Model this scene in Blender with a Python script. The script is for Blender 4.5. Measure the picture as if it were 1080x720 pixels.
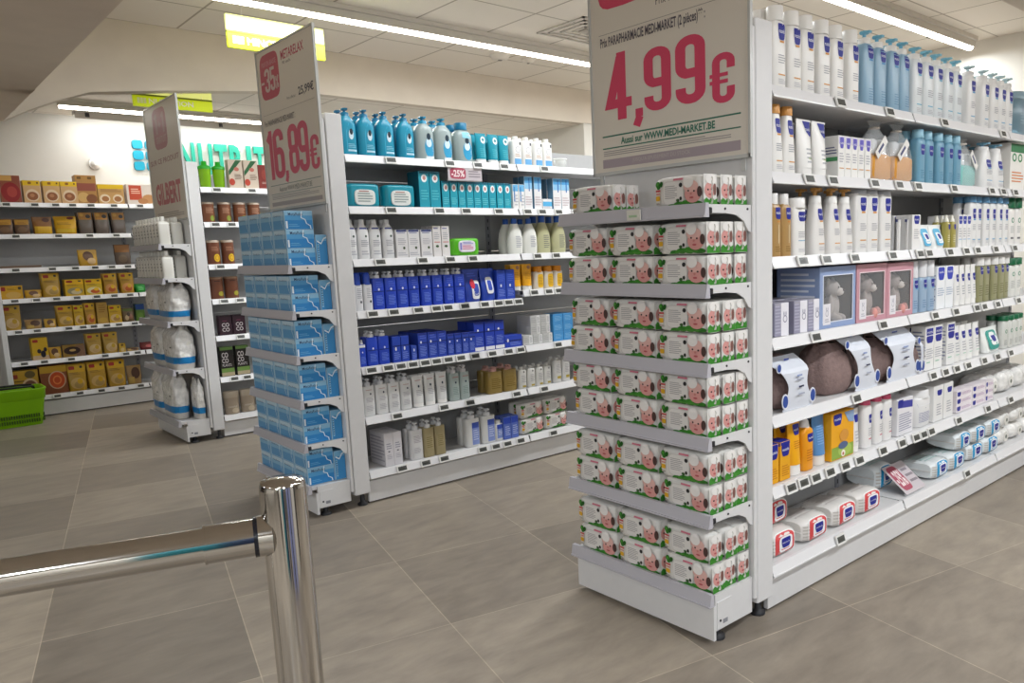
import bpy, math, random
from mathutils import Vector, Matrix
random.seed(7)
for _o in list(bpy.data.objects): bpy.data.objects.remove(_o)
SC = bpy.context.scene
COL = SC.collection
PI = math.pi

# ------------------------------------------------------------ camera, sky, exposure
cam_d = bpy.data.cameras.new('camera'); cam = bpy.data.objects.new('camera', cam_d); COL.objects.link(cam)
rt = Vector((0.7243653, -0.68868428, -0.03176293)); dn = Vector((-0.12472919, -0.08560107, -0.98849132)); fw = Vector((0.67803949, 0.71999057, -0.14790548))
Rm = Matrix((rt, -dn, -fw)).transposed()
cam.matrix_world = Matrix.Translation((0, 0, 1.4)) @ Rm.to_4x4()
cam_d.sensor_width = 36.0; cam_d.sensor_fit = 'HORIZONTAL'
cam_d.lens = 834.598 / 1080 * 36
cam_d.shift_x = -0.09558; cam_d.shift_y = 0.02499
cam_d.clip_start = 0.05; cam_d.clip_end = 60
SC.camera = cam
SC.view_settings.view_transform = 'Standard'; SC.view_settings.look = 'None'
SC.view_settings.gamma = 1.0; SC.view_settings.use_curve_mapping = False
SC.view_settings.exposure = 0.0
w = bpy.data.worlds.new('world'); SC.world = w; w.use_nodes = True
w.node_tree.nodes['Background'].inputs[0].default_value = (1.0, 0.95, 0.88, 1)
w.node_tree.nodes['Background'].inputs[1].default_value = 0.5

def area(name, loc, sx, sy, power, rot=(0, 0, 0), col=(.885, .945, 1.0), spread=None):
    d = bpy.data.lights.new(name, 'AREA'); d.shape = 'RECTANGLE'; d.size = sx; d.size_y = sy
    d.energy = power; d.color = col
    if spread: d.spread = spread
    o = bpy.data.objects.new(name, d); COL.objects.link(o); o.location = loc; o.rotation_euler = rot
    return o
# one per luminous strip of the shop (each hangs directly under its tube)
area('strip_light_lamp', (4.7, 5.8, 3.10), 6.0, .10, 105)
area('strip_light_lamp', (5.0, 3.25, 3.10), 5.6, .10, 95)
area('strip_light_lamp', (3.6, 8.5, 2.75), 4.4, .10, 17)
area('strip_light_lamp', (4.2, 0.00, 2.58), 6.0, .10, 100)
FILL_POS = [(-1.6, -1.2), (-3.3, .9), (-2.7, 3.7), (-.6, -3.0), (2.4, -2.8), (-3.9, -2.4)]  # added lamps out of view, brightening the endcap fronts
for dx_, dy_ in FILL_POS:
    area('fill_lamp', (dx_, dy_, 2.60), .22, .22, 62)
area('wall_washer_lamp', (4.1, 9.12, 2.80), 4.8, .06, 34, rot=(math.radians(28), 0, 0))

# ------------------------------------------------------------ helpers
def lin(h):
    h = h.lstrip('#'); c = [int(h[i:i+2], 16) / 255 for i in (0, 2, 4)]
    return tuple(x / 12.92 if x <= .04045 else ((x + .055) / 1.055) ** 2.4 for x in c) + (1,)
MC = {}
def mt(hexc, rough=.5, metal=0., trans=0., emit=0., alpha=1., name=None, ior=1.45, coat=0.):
    key = (hexc, rough, metal, trans, emit, alpha)
    if key in MC: return MC[key]
    m = bpy.data.materials.new(name or 'paint_' + hexc.lstrip('#')); m.use_nodes = True
    b = m.node_tree.nodes['Principled BSDF']
    b.inputs['Base Color'].default_value = lin(hexc); b.inputs['Roughness'].default_value = rough
    b.inputs['Metallic'].default_value = metal; b.inputs['Transmission Weight'].default_value = trans
    b.inputs['IOR'].default_value = ior; b.inputs['Alpha'].default_value = alpha
    if coat: b.inputs['Coat Weight'].default_value = coat
    if emit:
        b.inputs['Emission Color'].default_value = lin(hexc); b.inputs['Emission Strength'].default_value = emit
    m.diffuse_color = lin(hexc)
    MC[key] = m; return m

def fleck(m, scale=60, amt=.12, bump=0., bscale=None):
    """procedural variation of a base colour"""
    nt = m.node_tree; b = nt.nodes['Principled BSDF']; c = tuple(b.inputs['Base Color'].default_value)
    tc = nt.nodes.new('ShaderNodeTexCoord'); n = nt.nodes.new('ShaderNodeTexNoise'); n.inputs['Scale'].default_value = scale; n.inputs['Detail'].default_value = 4
    r = nt.nodes.new('ShaderNodeValToRGB'); e = r.color_ramp.elements
    e[0].position = .3; e[1].position = .7
    e[0].color = tuple(x * (1 - amt) for x in c[:3]) + (1,); e[1].color = tuple(min(1, x * (1 + amt)) for x in c[:3]) + (1,)
    nt.links.new(tc.outputs['Object'], n.inputs['Vector']); nt.links.new(n.outputs['Fac'], r.inputs['Fac']); nt.links.new(r.outputs['Color'], b.inputs['Base Color'])
    if bump:
        n2 = nt.nodes.new('ShaderNodeTexNoise'); n2.inputs['Scale'].default_value = bscale or scale; n2.inputs['Detail'].default_value = 3
        bp = nt.nodes.new('ShaderNodeBump'); bp.inputs['Strength'].default_value = bump; bp.inputs['Distance'].default_value = .01
        nt.links.new(tc.outputs['Object'], n2.inputs['Vector']); nt.links.new(n2.outputs['Fac'], bp.inputs['Height']); nt.links.new(bp.outputs['Normal'], b.inputs['Normal'])
    return m

class MB:
    """collects faces of one mesh"""
    def __init__(s): s.v = []; s.f = []; s.mi = []; s.sm = []; s.mats = []
    def m(s, mat):
        if mat not in s.mats: s.mats.append(mat)
        return s.mats.index(mat)
    def add(s, vs, fs, mat, smooth=False):
        o = len(s.v); s.v += [tuple(p) for p in vs]; k = s.m(mat)
        for f in fs: s.f.append([i + o for i in f]); s.mi.append(k); s.sm.append(smooth)
        return s
    def box(s, x0, y0, z0, x1, y1, z1, mat):
        v = [(x, y, z) for z in (z0, z1) for x, y in ((x0, y0), (x1, y0), (x1, y1), (x0, y1))]
        return s.add(v, [(3, 2, 1, 0), (4, 5, 6, 7), (0, 1, 5, 4), (1, 2, 6, 5), (2, 3, 7, 6), (3, 0, 4, 7)], mat)
    def cbox(s, x0, y0, z0, x1, y1, z1, mat, b=.002, smooth=False):
        b = min(b, (x1-x0)*.4, (y1-y0)*.4, (z1-z0)*.4)
        def ring(i, z): return [(x0+b+i, y0+i, z), (x1-b-i, y0+i, z), (x1-i, y0+b+i, z), (x1-i, y1-b-i, z), (x1-b-i, y1-i, z), (x0+b+i, y1-i, z), (x0+i, y1-b-i, z), (x0+i, y0+b+i, z)]
        return s.loft([ring(b, z0), ring(0, z0+b), ring(0, z1-b), ring(b, z1)], mat, smooth)
    def loft(s, rings, mat, smooth=True, cap0=True, cap1=True):
        n = len(rings[0]); vs = [p for r in rings for p in r]; fs = []
        for k in range(len(rings)-1):
            for i in range(n):
                j = (i+1) % n; fs.append((k*n+i, k*n+j, (k+1)*n+j, (k+1)*n+i))
        s.add(vs, fs, mat, smooth)
        if cap0: s.add(rings[0], [tuple(range(n))[::-1]], mat) if smooth else s.cap(len(s.v)-len(vs), n, mat, True)
        if cap1: s.add(rings[-1], [tuple(range(n))], mat) if smooth else s.cap(len(s.v)-n*(1+(1 if (cap0 and smooth) else 0)), n, mat, False)
        return s
    def cap(s, o, n, mat, rev):
        q = [o+i for i in range(n)]; s.f.append(q[::-1] if rev else q); s.mi.append(s.m(mat)); s.sm.append(False)
    def cyl(s, cx, cy, z0, z1, r, mat, n=16, r1=None, smooth=True):
        r1 = r if r1 is None else r1
        return s.loft([[(cx+rr*math.cos(2*PI*i/n), cy+rr*math.sin(2*PI*i/n), z) for i in range(n)] for z, rr in ((z0, r), (z1, r1))], mat, smooth)
    def lathe(s, prof, mat, n=20, cx=0, cy=0):
        return s.loft([[(cx+r*math.cos(2*PI*i/n), cy+r*math.sin(2*PI*i/n), z) for i in range(n)] for z, r in prof], mat, True)
    def tube(s, a, b, r, mat, n=16, smooth=True, r1=None):
        a = Vector(a); b = Vector(b); d = (b-a).normalized(); u = d.orthogonal().normalized(); w_ = d.cross(u)
        r1 = r if r1 is None else r1
        return s.loft([[tuple(c+u*(rr*math.cos(2*PI*i/n))+w_*(rr*math.sin(2*PI*i/n))) for i in range(n)] for c, rr in ((a, r), (b, r1))], mat, smooth)
    def path(s, pts, r, mat, n=8):
        pts = [Vector(p) for p in pts]; rings = []; u = None
        for i, p in enumerate(pts):
            d = (pts[min(i+1, len(pts)-1)] - pts[max(i-1, 0)]).normalized()
            u = d.orthogonal().normalized() if u is None else (u - d*u.dot(d)).normalized()
            w_ = d.cross(u)
            rings.append([tuple(p+u*(r*math.cos(2*PI*k/n))+w_*(r*math.sin(2*PI*k/n))) for k in range(n)])
        return s.loft(rings, mat, True)
    def mesh(s, name):
        me = bpy.data.meshes.new(name); me.from_pydata(s.v, [], s.f)
        for m_ in s.mats: me.materials.append(m_)
        me.polygons.foreach_set('material_index', s.mi); me.polygons.foreach_set('use_smooth', s.sm)
        me.update(); return me
    def obj(s, name, parent=None, loc=None, rz=0.):
        o = bpy.data.objects.new(name, s.mesh(name)); COL.objects.link(o)
        if loc: o.location = loc
        o.rotation_euler.z = rz
        if parent: o.parent = parent
        return o

def empty(name, label=None, cat=None, loc=(0, 0, 0), rz=0., group=None):
    o = bpy.data.objects.new(name, None); COL.objects.link(o); o.empty_display_size = .05
    o.location = loc; o.rotation_euler.z = rz
    if label: o['label'] = label; o['category'] = cat
    if group: o['group'] = group
    return o
def tag(o, label, cat, group=None):
    o['label'] = label; o['category'] = cat
    if group: o['group'] = group
    return o
def struct(mb, name):
    o = mb.obj(name); o['kind'] = 'structure'; return o

# ------------------------------------------------------------ lettering
TX = {}
def text2d(t, bold=.0):
    """2-D triangles of a text, normalised to its own bounding box"""
    k = (t, bold)
    if k in TX: return TX[k]
    c = bpy.data.curves.new('lettering', 'FONT'); c.body = t; c.resolution_u = 2; c.offset = bold; c.fill_mode = 'FRONT' if hasattr(c, 'fill_mode') else c.fill_mode
    o = bpy.data.objects.new('lettering', c); me = bpy.data.meshes.new_from_object(o)
    vs = [(v.co.x, v.co.y) for v in me.vertices]; fs = [tuple(p.vertices) for p in me.polygons]
    bpy.data.objects.remove(o); bpy.data.curves.remove(c); bpy.data.meshes.remove(me)
    x0 = min(v[0] for v in vs); x1 = max(v[0] for v in vs); y0 = min(v[1] for v in vs); y1 = max(v[1] for v in vs)
    vs = [((x-x0)/(x1-x0), (y-y0)/(y1-y0)) for x, y in vs]
    TX[k] = (vs, fs); return TX[k]

# heavy condensed digits drawn as strokes in a cell 1 wide and 2.5 high
def arcp(cx, cy, r, a0, a1, n=5):
    return [(cx+r*math.cos(math.radians(a0+(a1-a0)*i/n)), cy+r*math.sin(math.radians(a0+(a1-a0)*i/n))) for i in range(n+1)]
L_, R_, T_, B_, rr = .18, .82, 2.32, .18, .30
GL = {
 '9': [[(L_, .62)] + [(L_, B_+rr)] + arcp(L_+rr, B_+rr, rr, 180, 270) + arcp(R_-rr, B_+rr, rr, 270, 360) + [(R_, T_-rr)] + arcp(R_-rr, T_-rr, rr, 0, 90) + arcp(L_+rr, T_-rr, rr, 90, 180) + [(L_, 1.10+rr)] + arcp(L_+rr, 1.10+rr, rr, 180, 250) + [(R_, 1.12)]],
 '6': [[(R_, 1.88)] + [(R_, T_-rr)] + arcp(R_-rr, T_-rr, rr, 0, 90) + arcp(L_+rr, T_-rr, rr, 90, 180) + [(L_, B_+rr)] + arcp(L_+rr, B_+rr, rr, 180, 270) + arcp(R_-rr, B_+rr, rr, 270, 360) + [(R_, 1.4-rr)] + arcp(R_-rr, 1.4-rr, rr, 0, 80) + [(L_, 1.36)]],
 '8': [[(.5, 1.27)] + arcp(L_+rr*.8, 1.27+rr*.8, rr*.8, 260, 180) + arcp(L_+rr, T_-rr, rr, 180, 90) + arcp(R_-rr, T_-rr, rr, 90, 0) + arcp(R_-rr*.8, 1.27+rr*.8, rr*.8, 0, -80) + [(.5, 1.27)], [(.5, 1.24)] + arcp(L_+rr*.8, 1.22-rr*.8, rr*.8, 100, 180) + arcp(L_+rr, B_+rr, rr, 180, 270) + arcp(R_-rr, B_+rr, rr, 270, 360) + arcp(R_-rr*.8, 1.22-rr*.8, rr*.8, 0, 80) + [(.5, 1.24)]],
 '4': [[(.62, 0), (.62, 2.5)], [(.60, 2.34), (.16, .62), (1.0, .62)]],
 '1': [[(.62, 0), (.62, 2.5)], [(.60, 2.3), (.30, 1.95)]],
 '3': [[(L_, 1.8), (L_, T_-rr)] + arcp(L_+rr, T_-rr, rr, 180, 90) + arcp(R_-rr, T_-rr, rr, 90, 0) + arcp(R_-rr*.8, 1.27+rr*.8, rr*.8, 0, -80) + [(.42, 1.26)], [(.42, 1.24)] + arcp(R_-rr*.8, 1.22-rr*.8, rr*.8, 80, 0) + arcp(R_-rr, B_+rr, rr, 0, -90) + arcp(L_+rr, B_+rr, rr, 270, 180) + [(L_, .7)]],
 '5': [[(R_+.1, T_), (L_, T_), (L_, 1.32), (.5, 1.45)] + arcp(R_-rr, 1.45-rr, rr, 80, 0) + arcp(R_-rr, B_+rr, rr, 0, -90) + arcp(L_+rr, B_+rr, rr, 270, 180) + [(L_, .7)]],
 '2': [[(L_, 1.8), (L_, T_-rr)] + arcp(L_+rr, T_-rr, rr, 180, 90) + arcp(R_-rr, T_-rr, rr, 90, 0) + [(R_, 1.5), (L_, .5), (L_, B_), (R_+.1, B_)]],
 '0': [[(L_, 1.2), (L_, T_-rr)] + arcp(L_+rr, T_-rr, rr, 180, 90) + arcp(R_-rr, T_-rr, rr, 90, 0) + [(R_, B_+rr)] + arcp(R_-rr, B_+rr, rr, 0, -90) + arcp(L_+rr, B_+rr, rr, 270, 180) + [(L_, 1.3)]],
 '-': [[(.1, 1.1), (.9, 1.1)]],
 ',': [[(.3, .30), (.3, -.02)], [(.33, 0), (.16, -.38)]],
 'e': [[(R_, 1.7), (R_, T_-rr)] + arcp(R_-rr, T_-rr, rr, 0, 90) + arcp(L_+rr, T_-rr, rr, 90, 180) + [(L_, B_+rr)] + arcp(L_+rr, B_+rr, rr, 180, 270) + arcp(R_-rr, B_+rr, rr, 270, 360) + [(R_, .8)], [(-.1, 1.42), (.70, 1.42)], [(-.1, 1.08), (.70, 1.08)]],
 '%': [[(.15, .1), (.85, 2.4)], [(.2, 1.5), (.2, 2.3)], [(.8, .2), (.8, 1.0)]],
 '+': [[(.1, 1.2), (.9, 1.2)], [(.5, .7), (.5, 1.7)]],
}
def glyph(ch, x, y, w_, h_, sw=.34):
    """list of 2-D quads for one heavy glyph in the box x,y,w_,h_"""
    out = []; hw = sw/2
    if ch in '-+': hw = .16
    sx = w_; sy = h_/2.5
    for pth in GL[ch]:
        n = len(pth)
        off = []
        for i, p in enumerate(pth):
            a = pth[max(i-1, 0)]; b = pth[min(i+1, n-1)]
            d1 = Vector((p[0]-a[0], p[1]-a[1])); d2 = Vector((b[0]-p[0], b[1]-p[1]))
            if d1.length < 1e-6: d1 = d2.copy()
            if d2.length < 1e-6: d2 = d1.copy()
            d1.normalize(); d2.normalize(); n1 = Vector((-d1.y, d1.x)); n2 = Vector((-d2.y, d2.x)); nn = n1+n2
            if nn.length < .3: nn = n1
            nn.normalize(); k = hw/max(.55, nn.dot(n1))
            if ch == 'e' and (pth is GL['e'][1] or pth is GL['e'][2]): k *= .55
            off.append(((p[0]+nn.x*k, p[1]+nn.y*k), (p[0]-nn.x*k, p[1]-nn.y*k)))
        for i in range(n-1):
            q = [off[i][0], off[i][1], off[i+1][1], off[i+1][0]]
            out.append([(x+a*sx, y+b*sy) for a, b in q])
    return out

# ------------------------------------------------------------ printed decoration mapped on a surface
def decorate(mb, items, w_, h_, surf, eps=.0007, nz=1):
    """items in u (0 left..1 right), v (0 bottom..1 top); surf(x, z, e) -> 3-D point"""
    for k, it in enumerate(items):
        e = eps + k*.00022; t = it[0]
        if t == 'r' or t == 'g':
            _, u0, v0, u1, v1, col = it[:6]; nx = 6 if (u1-u0) > .3 else 3; nn = nz if (v1-v0) > .2 else 1
            P = [surf((u0+(u1-u0)*i/nx-.5)*w_, (v0+(v1-v0)*j/nn)*h_, e) for j in range(nn+1) for i in range(nx+1)]
            F = [(j*(nx+1)+i, j*(nx+1)+i+1, (j+1)*(nx+1)+i+1, (j+1)*(nx+1)+i) for j in range(nn) for i in range(nx)]
            mb.add(P, F, mt(col, it[6] if len(it) > 6 else .45))
        elif t == 'l':
            _, u0, v0, u1, v1, n, col = it
            for j in range(n):
                va = v1-(v1-v0)*(j+.2)/n; vb = v1-(v1-v0)*(j+.6)/n; uu = u1-(u1-u0)*(.0 if j % 3 else .18)
                nx = 4
                P = [surf((u0+(uu-u0)*i/nx-.5)*w_, v*h_, e) for v in (vb, va) for i in range(nx+1)]
                mb.add(P, [(i, i+1, nx+2+i, nx+1+i) for i in range(nx)], mt(col, .5))
        elif t in ('e', 'R', 'S', 'ring'):
            _, u0, v0, u1, v1, col = it[:6]; cu = (u0+u1)/2; cv = (v0+v1)/2; a = (u1-u0)/2; b = (v1-v0)/2; n = 20
            ex = 1. if t in ('e', 'ring') else (.25 if t == 'S' else .42)
            def pt(th, s_):
                c_, s2 = math.cos(th), math.sin(th)
                x = math.copysign(abs(c_)**ex, c_)*a*s_; y = math.copysign(abs(s2)**ex, s2)*b*s_
                if t == 'S' and y < 0: x *= (1-.35*(abs(y)/b)**2)
                return surf((cu+x-.5)*w_, (cv+y)*h_, e)
            if t == 'ring':
                s0 = it[6]; P = [pt(2*PI*i/n, q) for q in (s0, 1) for i in range(n)]
                mb.add(P, [(i, (i+1) % n, n+(i+1) % n, n+i)[::-1] for i in range(n)], mt(col, .45))
            else:
                P = [pt(0, 0)] + [pt(2*PI*i/n, q) for q in (.5, 1) for i in range(n)]
                F = [(0, 1+i, 1+(i+1) % n) for i in range(n)] + [(1+i, 1+n+i, 1+n+(i+1) % n, 1+(i+1) % n) for i in range(n)]
                mb.add(P, F, mt(col, .45))
        elif t == 't':
            _, s_, u0, v0, u1, v1, col = it[:7]; vs, fs = text2d(s_, it[7] if len(it) > 7 else .0)
            mb.add([surf((u0+(u1-u0)*x-.5)*w_, (v0+(v1-v0)*y)*h_, e) for x, y in vs], fs, mt(col, .45))
        elif t == 'p':     # free polygon
            _, pts, col = it
            P = [surf((u-.5)*w_, v*h_, e) for u, v in pts]
            mb.add(P, [tuple(range(len(P)))], mt(col, .45))

# ------------------------------------------------------------ product bodies; front is -Y, base at z = 0
def sec(a, b, ex, n=24):
    out = []
    for i in range(n):
        th = 2*PI*i/n + PI/n; c_, s_ = math.cos(th), math.sin(th)
        out.append((math.copysign(abs(c_)**(2/ex), c_)*a, math.copysign(abs(s_)**(2/ex), s_)*b))
    return out
PROF = {
 'sq': [(0, .93), (.02, 1), (.86, 1), (.93, .93), (.975, .66), (1, .5)],
 'sq2': [(0, .95), (.02, 1), (.93, 1), (.98, .93), (1, .7)],
 'round': [(0, .92), (.02, 1), (.72, 1), (.82, .93), (.9, .78), (.96, .55), (1, .42)],
 'taper': [(0, .95), (.02, 1), (.3, .98), (.6, .84), (.85, .66), (.95, .58), (1, .45)],
 'wave': [(0, .9), (.03, .97), (.2, 1), (.45, .95), (.65, .93), (.78, .86), (.88, .7), (.95, .5), (1, .4)],
 'bulge': [(0, .86), (.05, .95), (.25, 1), (.5, .98), (.7, .86), (.82, .68), (.92, .48), (1, .4)],
 'flat': [(0, .94), (.03, 1), (.97, 1), (1, .94)],
}
def prof_at(p, t):
    for (a, x), (b, y) in zip(p, p[1:]):
        if t <= b: return x+(y-x)*(t-a)/(b-a)
    return p[-1][1]
def bottle(sp, w_, h_):
    d = w_*sp.get('dep', .72); ex = sp.get('ex', 3.2); pf = PROF[sp.get('prof', 'sq')]
    ck = sp.get('cap', 'flat'); cf = {'flat': .16, 'pump': .17, 'small': .10, 'wide': .16, 'dome': .14, 'trig': .2}[ck]; cf = sp.get('capf', cf)
    hb = h_*(1-cf); body = mt(sp['col'], sp.get('rough', .3), trans=sp.get('trans', 0.), coat=.0)
    mb = MB(); fill = []
    for t, s in pf: fill.append([(x*s, y*(s if ex < 2.5 else (s*.6+.4)), hb*t) for x, y in sec(w_/2, d/2, ex)])
    mb.loft(fill, body)
    parts = [('body', mb.mesh('bottle_body'))]
    c = MB(); cm = mt(sp.get('capcol', '#f2f0ec'), .35); cm2 = mt(sp.get('capcol2', sp.get('capcol', '#f2f0ec')), .35); cw = w_*sp.get('capw', .34)
    if ck in ('flat', 'wide', 'small', 'dome'):
        z0 = hb-.001; z1 = h_
        pr_ = [(z0, cw), (z1-.003, cw), (z1, cw*.93)] if ck != 'dome' else [(z0, cw), (z0+(z1-z0)*.6, cw*.97), (z1-.003, cw*.75), (z1, cw*.5)]
        c.lathe(pr_, cm, 16); c.lathe([(z0-.004, cw*1.03), (z0+.002, cw*1.03)], cm, 16)
        parts.append(('cap', c.mesh('bottle_cap')))
    elif ck == 'pump':
        zc = hb+(h_-hb)*.42; c.lathe([(hb-.002, cw*.95), (zc, cw*.9), (zc+.003, cw*.6)], cm, 16)
        c.cyl(0, 0, zc, h_-.012, cw*.28, cm2, 10)
        hz = h_-.013; c.cbox(-cw*.55, -cw*.55, hz, cw*.55, cw*.55, h_, cm2, .003)
        c.loft([[(cw*s_*(.32 if k else .42), -cw*(.5 if not k else 1.05), hz+zz) for s_, zz in ((-1, .003), (1, .003), (1, .011), (-1, .011))] for k in (0, 1)], cm2, False)
        parts.append(('pump', c.mesh('bottle_pump')))
    elif ck == 'trig':
        c.lathe([(hb-.002, cw), (h_-.02, cw*.8), (h_-.012, cw*.5), (h_, cw*.5)], cm, 14); parts.append(('cap', c.mesh('bottle_cap')))
    def surf(x, z, e):
        s = prof_at(pf, max(0, min(1, z/hb))); a = w_/2*s; b = d/2*(s if ex < 2.5 else (s*.6+.4))
        q = min(1, abs(x)/a)**ex if a > 0 else 1
        return (x, -b*(max(0, 1-q))**(1/ex)-e, z)
    if sp.get('F'):
        m2 = MB(); decorate(m2, sp['F'], w_*.9, hb, surf, nz=4); parts.append(('printed_label', m2.mesh('bottle_label')))
    return parts
def tube_(sp, w_, h_):
    """squeeze tube standing on its cap, flat crimp on top"""
    cf = sp.get('capf', .14); zc = h_*cf; cm = mt(sp.get('capcol', '#f2f0ec'), .35); a = w_/2; b = w_*.30
    c = MB(); c.loft([[(x*s, y*s, z) for x, y in sec(a*.86, b*.95, 2.4)] for z, s in ((0, .97), (.003, 1), (zc, .96))], cm)
    m = MB(); R = []
    for t in (0, .15, .4, .7, .9, .96, 1):
        aa = a*(.86+.14*t); bb = b*(1-t)**.8+.0015; R.append([(x, y, zc+(h_-zc)*t) for x, y in sec(aa, bb, 2.2)])
    m.loft(R, mt(sp['col'], .3))
    def surf(x, z, e):
        t = max(0, min(1, (z-zc)/(h_-zc))); aa = a*(.86+.14*t); bb = b*(1-t)**.8+.0015; q = min(1, abs(x)/aa)**2.2
        return (x, -bb*(max(0, 1-q))**(1/2.2)-e, z)
    s_ = MB(); s_.box(-a*.99, -.0026, h_*.965, a*.99, .0026, h_, mt(sp.get('sealcol', sp['col']), .35))
    parts = [('body', m.mesh('tube_body')), ('cap', c.mesh('tube_cap')), ('crimp', s_.mesh('tube_crimp'))]
    if sp.get('F'):
        m2 = MB(); decorate(m2, sp['F'], w_*.92, h_, surf, .0012, nz=5); parts.append(('printed_label', m2.mesh('tube_label')))
    return parts
def carton(sp, w_, h_):
    d = sp.get('d', w_*.8) if 'd' in sp else w_*sp.get('dep', .8)
    m = MB(); m.cbox(-w_/2, -d/2, 0, w_/2, d/2, h_, mt(sp['col'], .45), .0012)
    fl = MB(); fm = mt(sp.get('top', sp['col']), .5); fl.box(-w_/2+.002, -d/2+.002, h_, w_/2-.002, d/2-.003, h_+.0008, fm)
    fl.box(-w_/2+.004, -d/2-.0004, h_-min(.012, h_*.1), w_/2-.004, -d/2+.002, h_-.001, fm)
    parts = [('carton', m.mesh('carton_body')), ('top_flap', fl.mesh('carton_flap'))]
    m2 = MB()
    if sp.get('F'): decorate(m2, sp['F'], w_, h_, lambda x, z, e: (x, -d/2-e, z))
    if sp.get('R'): decorate(m2, sp['R'], d, h_, lambda x, z, e: (w_/2+e, x, z))
    if sp.get('L'): decorate(m2, sp['L'], d, h_, lambda x, z, e: (-w_/2-e, -x, z))
    if m2.v: parts.append(('printed_label', m2.mesh('carton_print')))
    return parts
def pillow(sp, w_, h_):
    """flow-wrapped pack lying on its long edge: soft body with crimped ends"""
    d = sp.get('d', .075); m = MB(); col = mt(sp['col'], .28); N = 14; R = []; rnd = random.Random(int(w_*9000)+int(h_*5000))
    def sc(t): return 1-.17*abs(t)**6
    for i in range(N+1):
        t = -1+2*i/N; s = sc(t); j = rnd.uniform(-.0012, .0012)
        sq = .30 if i in (0, N) else 1
        R.append([(t*w_/2*.94, y*s*sq+j, h_/2+z*s) for y, z in sec(d/2, h_/2, 6, 24)])
    m.loft(R, col)
    c = MB()
    for s in (-1, 1):
        x0 = s*w_/2*.93; x1 = s*w_/2; n = 10; P = []
        for x in (x0, x1):
            for k in range(n+1): P.append((x, .0015*(1 if k % 2 else -1)+(.002 if x == x1 else 0), h_*(.10+.80*k/n)))
        c.add(P, [(k, k+1, n+2+k, n+1+k) for k in range(n)], col); c.add([(p[0], p[1]+.0012, p[2]) for p in P], [(k, n+1+k, n+2+k, k+1) for k in range(n)], col)
    parts = [('wrapper', m.mesh('pack_wrapper')), ('crimped_end', c.mesh('pack_crimp'))]
    def fs(x, z, e):
        t = max(-1, min(1, x/(w_/2*.94))); s = sc(t); q = min(1, abs(z-h_/2)/(h_/2*s))**6
        return (x, -d/2*s*(max(0., 1-q))**(1/6)-e, z)
    m2 = MB()
    if sp.get('F'): decorate(m2, sp['F'], w_*.94, h_, fs, .0010, nz=5)
    if sp.get('R'):
        def rs(y, z, e):
            yy = y*.9; q = min(1, abs(yy)/(d/2)); return (w_/2*(.955-.03*q)+e, yy, z)
        m2.add([rs(y, z, -.0005) for z in (.02*h_, .5*h_, .98*h_) for y in (-d/2, -d/6, d/6, d/2)], [(0, 1, 5, 4), (1, 2, 6, 5), (2, 3, 7, 6), (4, 5, 9, 8), (5, 6, 10, 9), (6, 7, 11, 10)], col)
        decorate(m2, sp['R'], d, h_, rs, .0006, nz=2)
    if m2.v: parts.append(('printed_label', m2.mesh('pack_print')))
    if sp.get('lid'):
        u0, v0, u1, v1, lc = sp['lid']; l = MB(); a = (u1-u0)/2*w_; b = (v1-v0)/2*h_; cx_ = ((u0+u1)/2-.5)*w_; cz_ = (v0+v1)/2*h_
        l.loft([[(cx_+x*s, y, cz_+z*s) for x, z in sec(a, b, 4)] for y, s in ((-d/2+.002, 1), (-d/2-.004, 1), (-d/2-.0055, .94))][::1], mt(lc, .3))
        parts.append(('lid', l.mesh('pack_lid')))
    return parts
def pouch_(sp, w_, h_):
    """stand-up pouch: oval foot, flat sealed top"""
    d = sp.get('d', w_*.42); m = MB(); col = mt(sp['col'], sp.get('rough', .32)); rnd = random.Random(int(w_*7000)+len(sp['core']))
    R = []
    ts = (0, .06, .2, .4, .6, .8, .93, 1)
    lean = sp.get('lean', 0.)
    def ab(t): return (w_/2*(.90+.10*min(1, t*3) - .04*math.sin(PI*t)), max(.002, d/2*(1-t**1.6)*(.82+.4*math.sin(PI*min(1, t*1.4)))))
    for t in ts:
        a, b = ab(t); j = rnd.uniform(-.002, .002); R.append([(x+j, y*(1+rnd.uniform(-.08, .08))+lean*t*h_, h_*t) for x, y in sec(a, b, 2.6, 22)])
    m.loft(R, col)
    s_ = MB(); s_.box(-w_/2*.99, -.0024+lean*h_, h_*.955, w_/2*.99, .0024+lean*h_, h_+.001, mt(sp.get('sealcol', sp['col']), .35))
    parts = [('pouch_body', m.mesh('pouch_body')), ('sealed_top', s_.mesh('pouch_seal'))]
    def surf(x, z, e):
        t = max(0, min(1, z/h_)); a, b = ab(t); q = min(1, abs(x)/a)**2.6
        return (x, -b*1.05*(max(0, 1-q))**(1/2.6)-e+lean*t*h_, z)
    if sp.get('F'):
        m2 = MB(); decorate(m2, sp['F'], w_*.88, h_, surf, .0022, nz=6); parts.append(('printed_label', m2.mesh('pouch_print')))
    return parts
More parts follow.
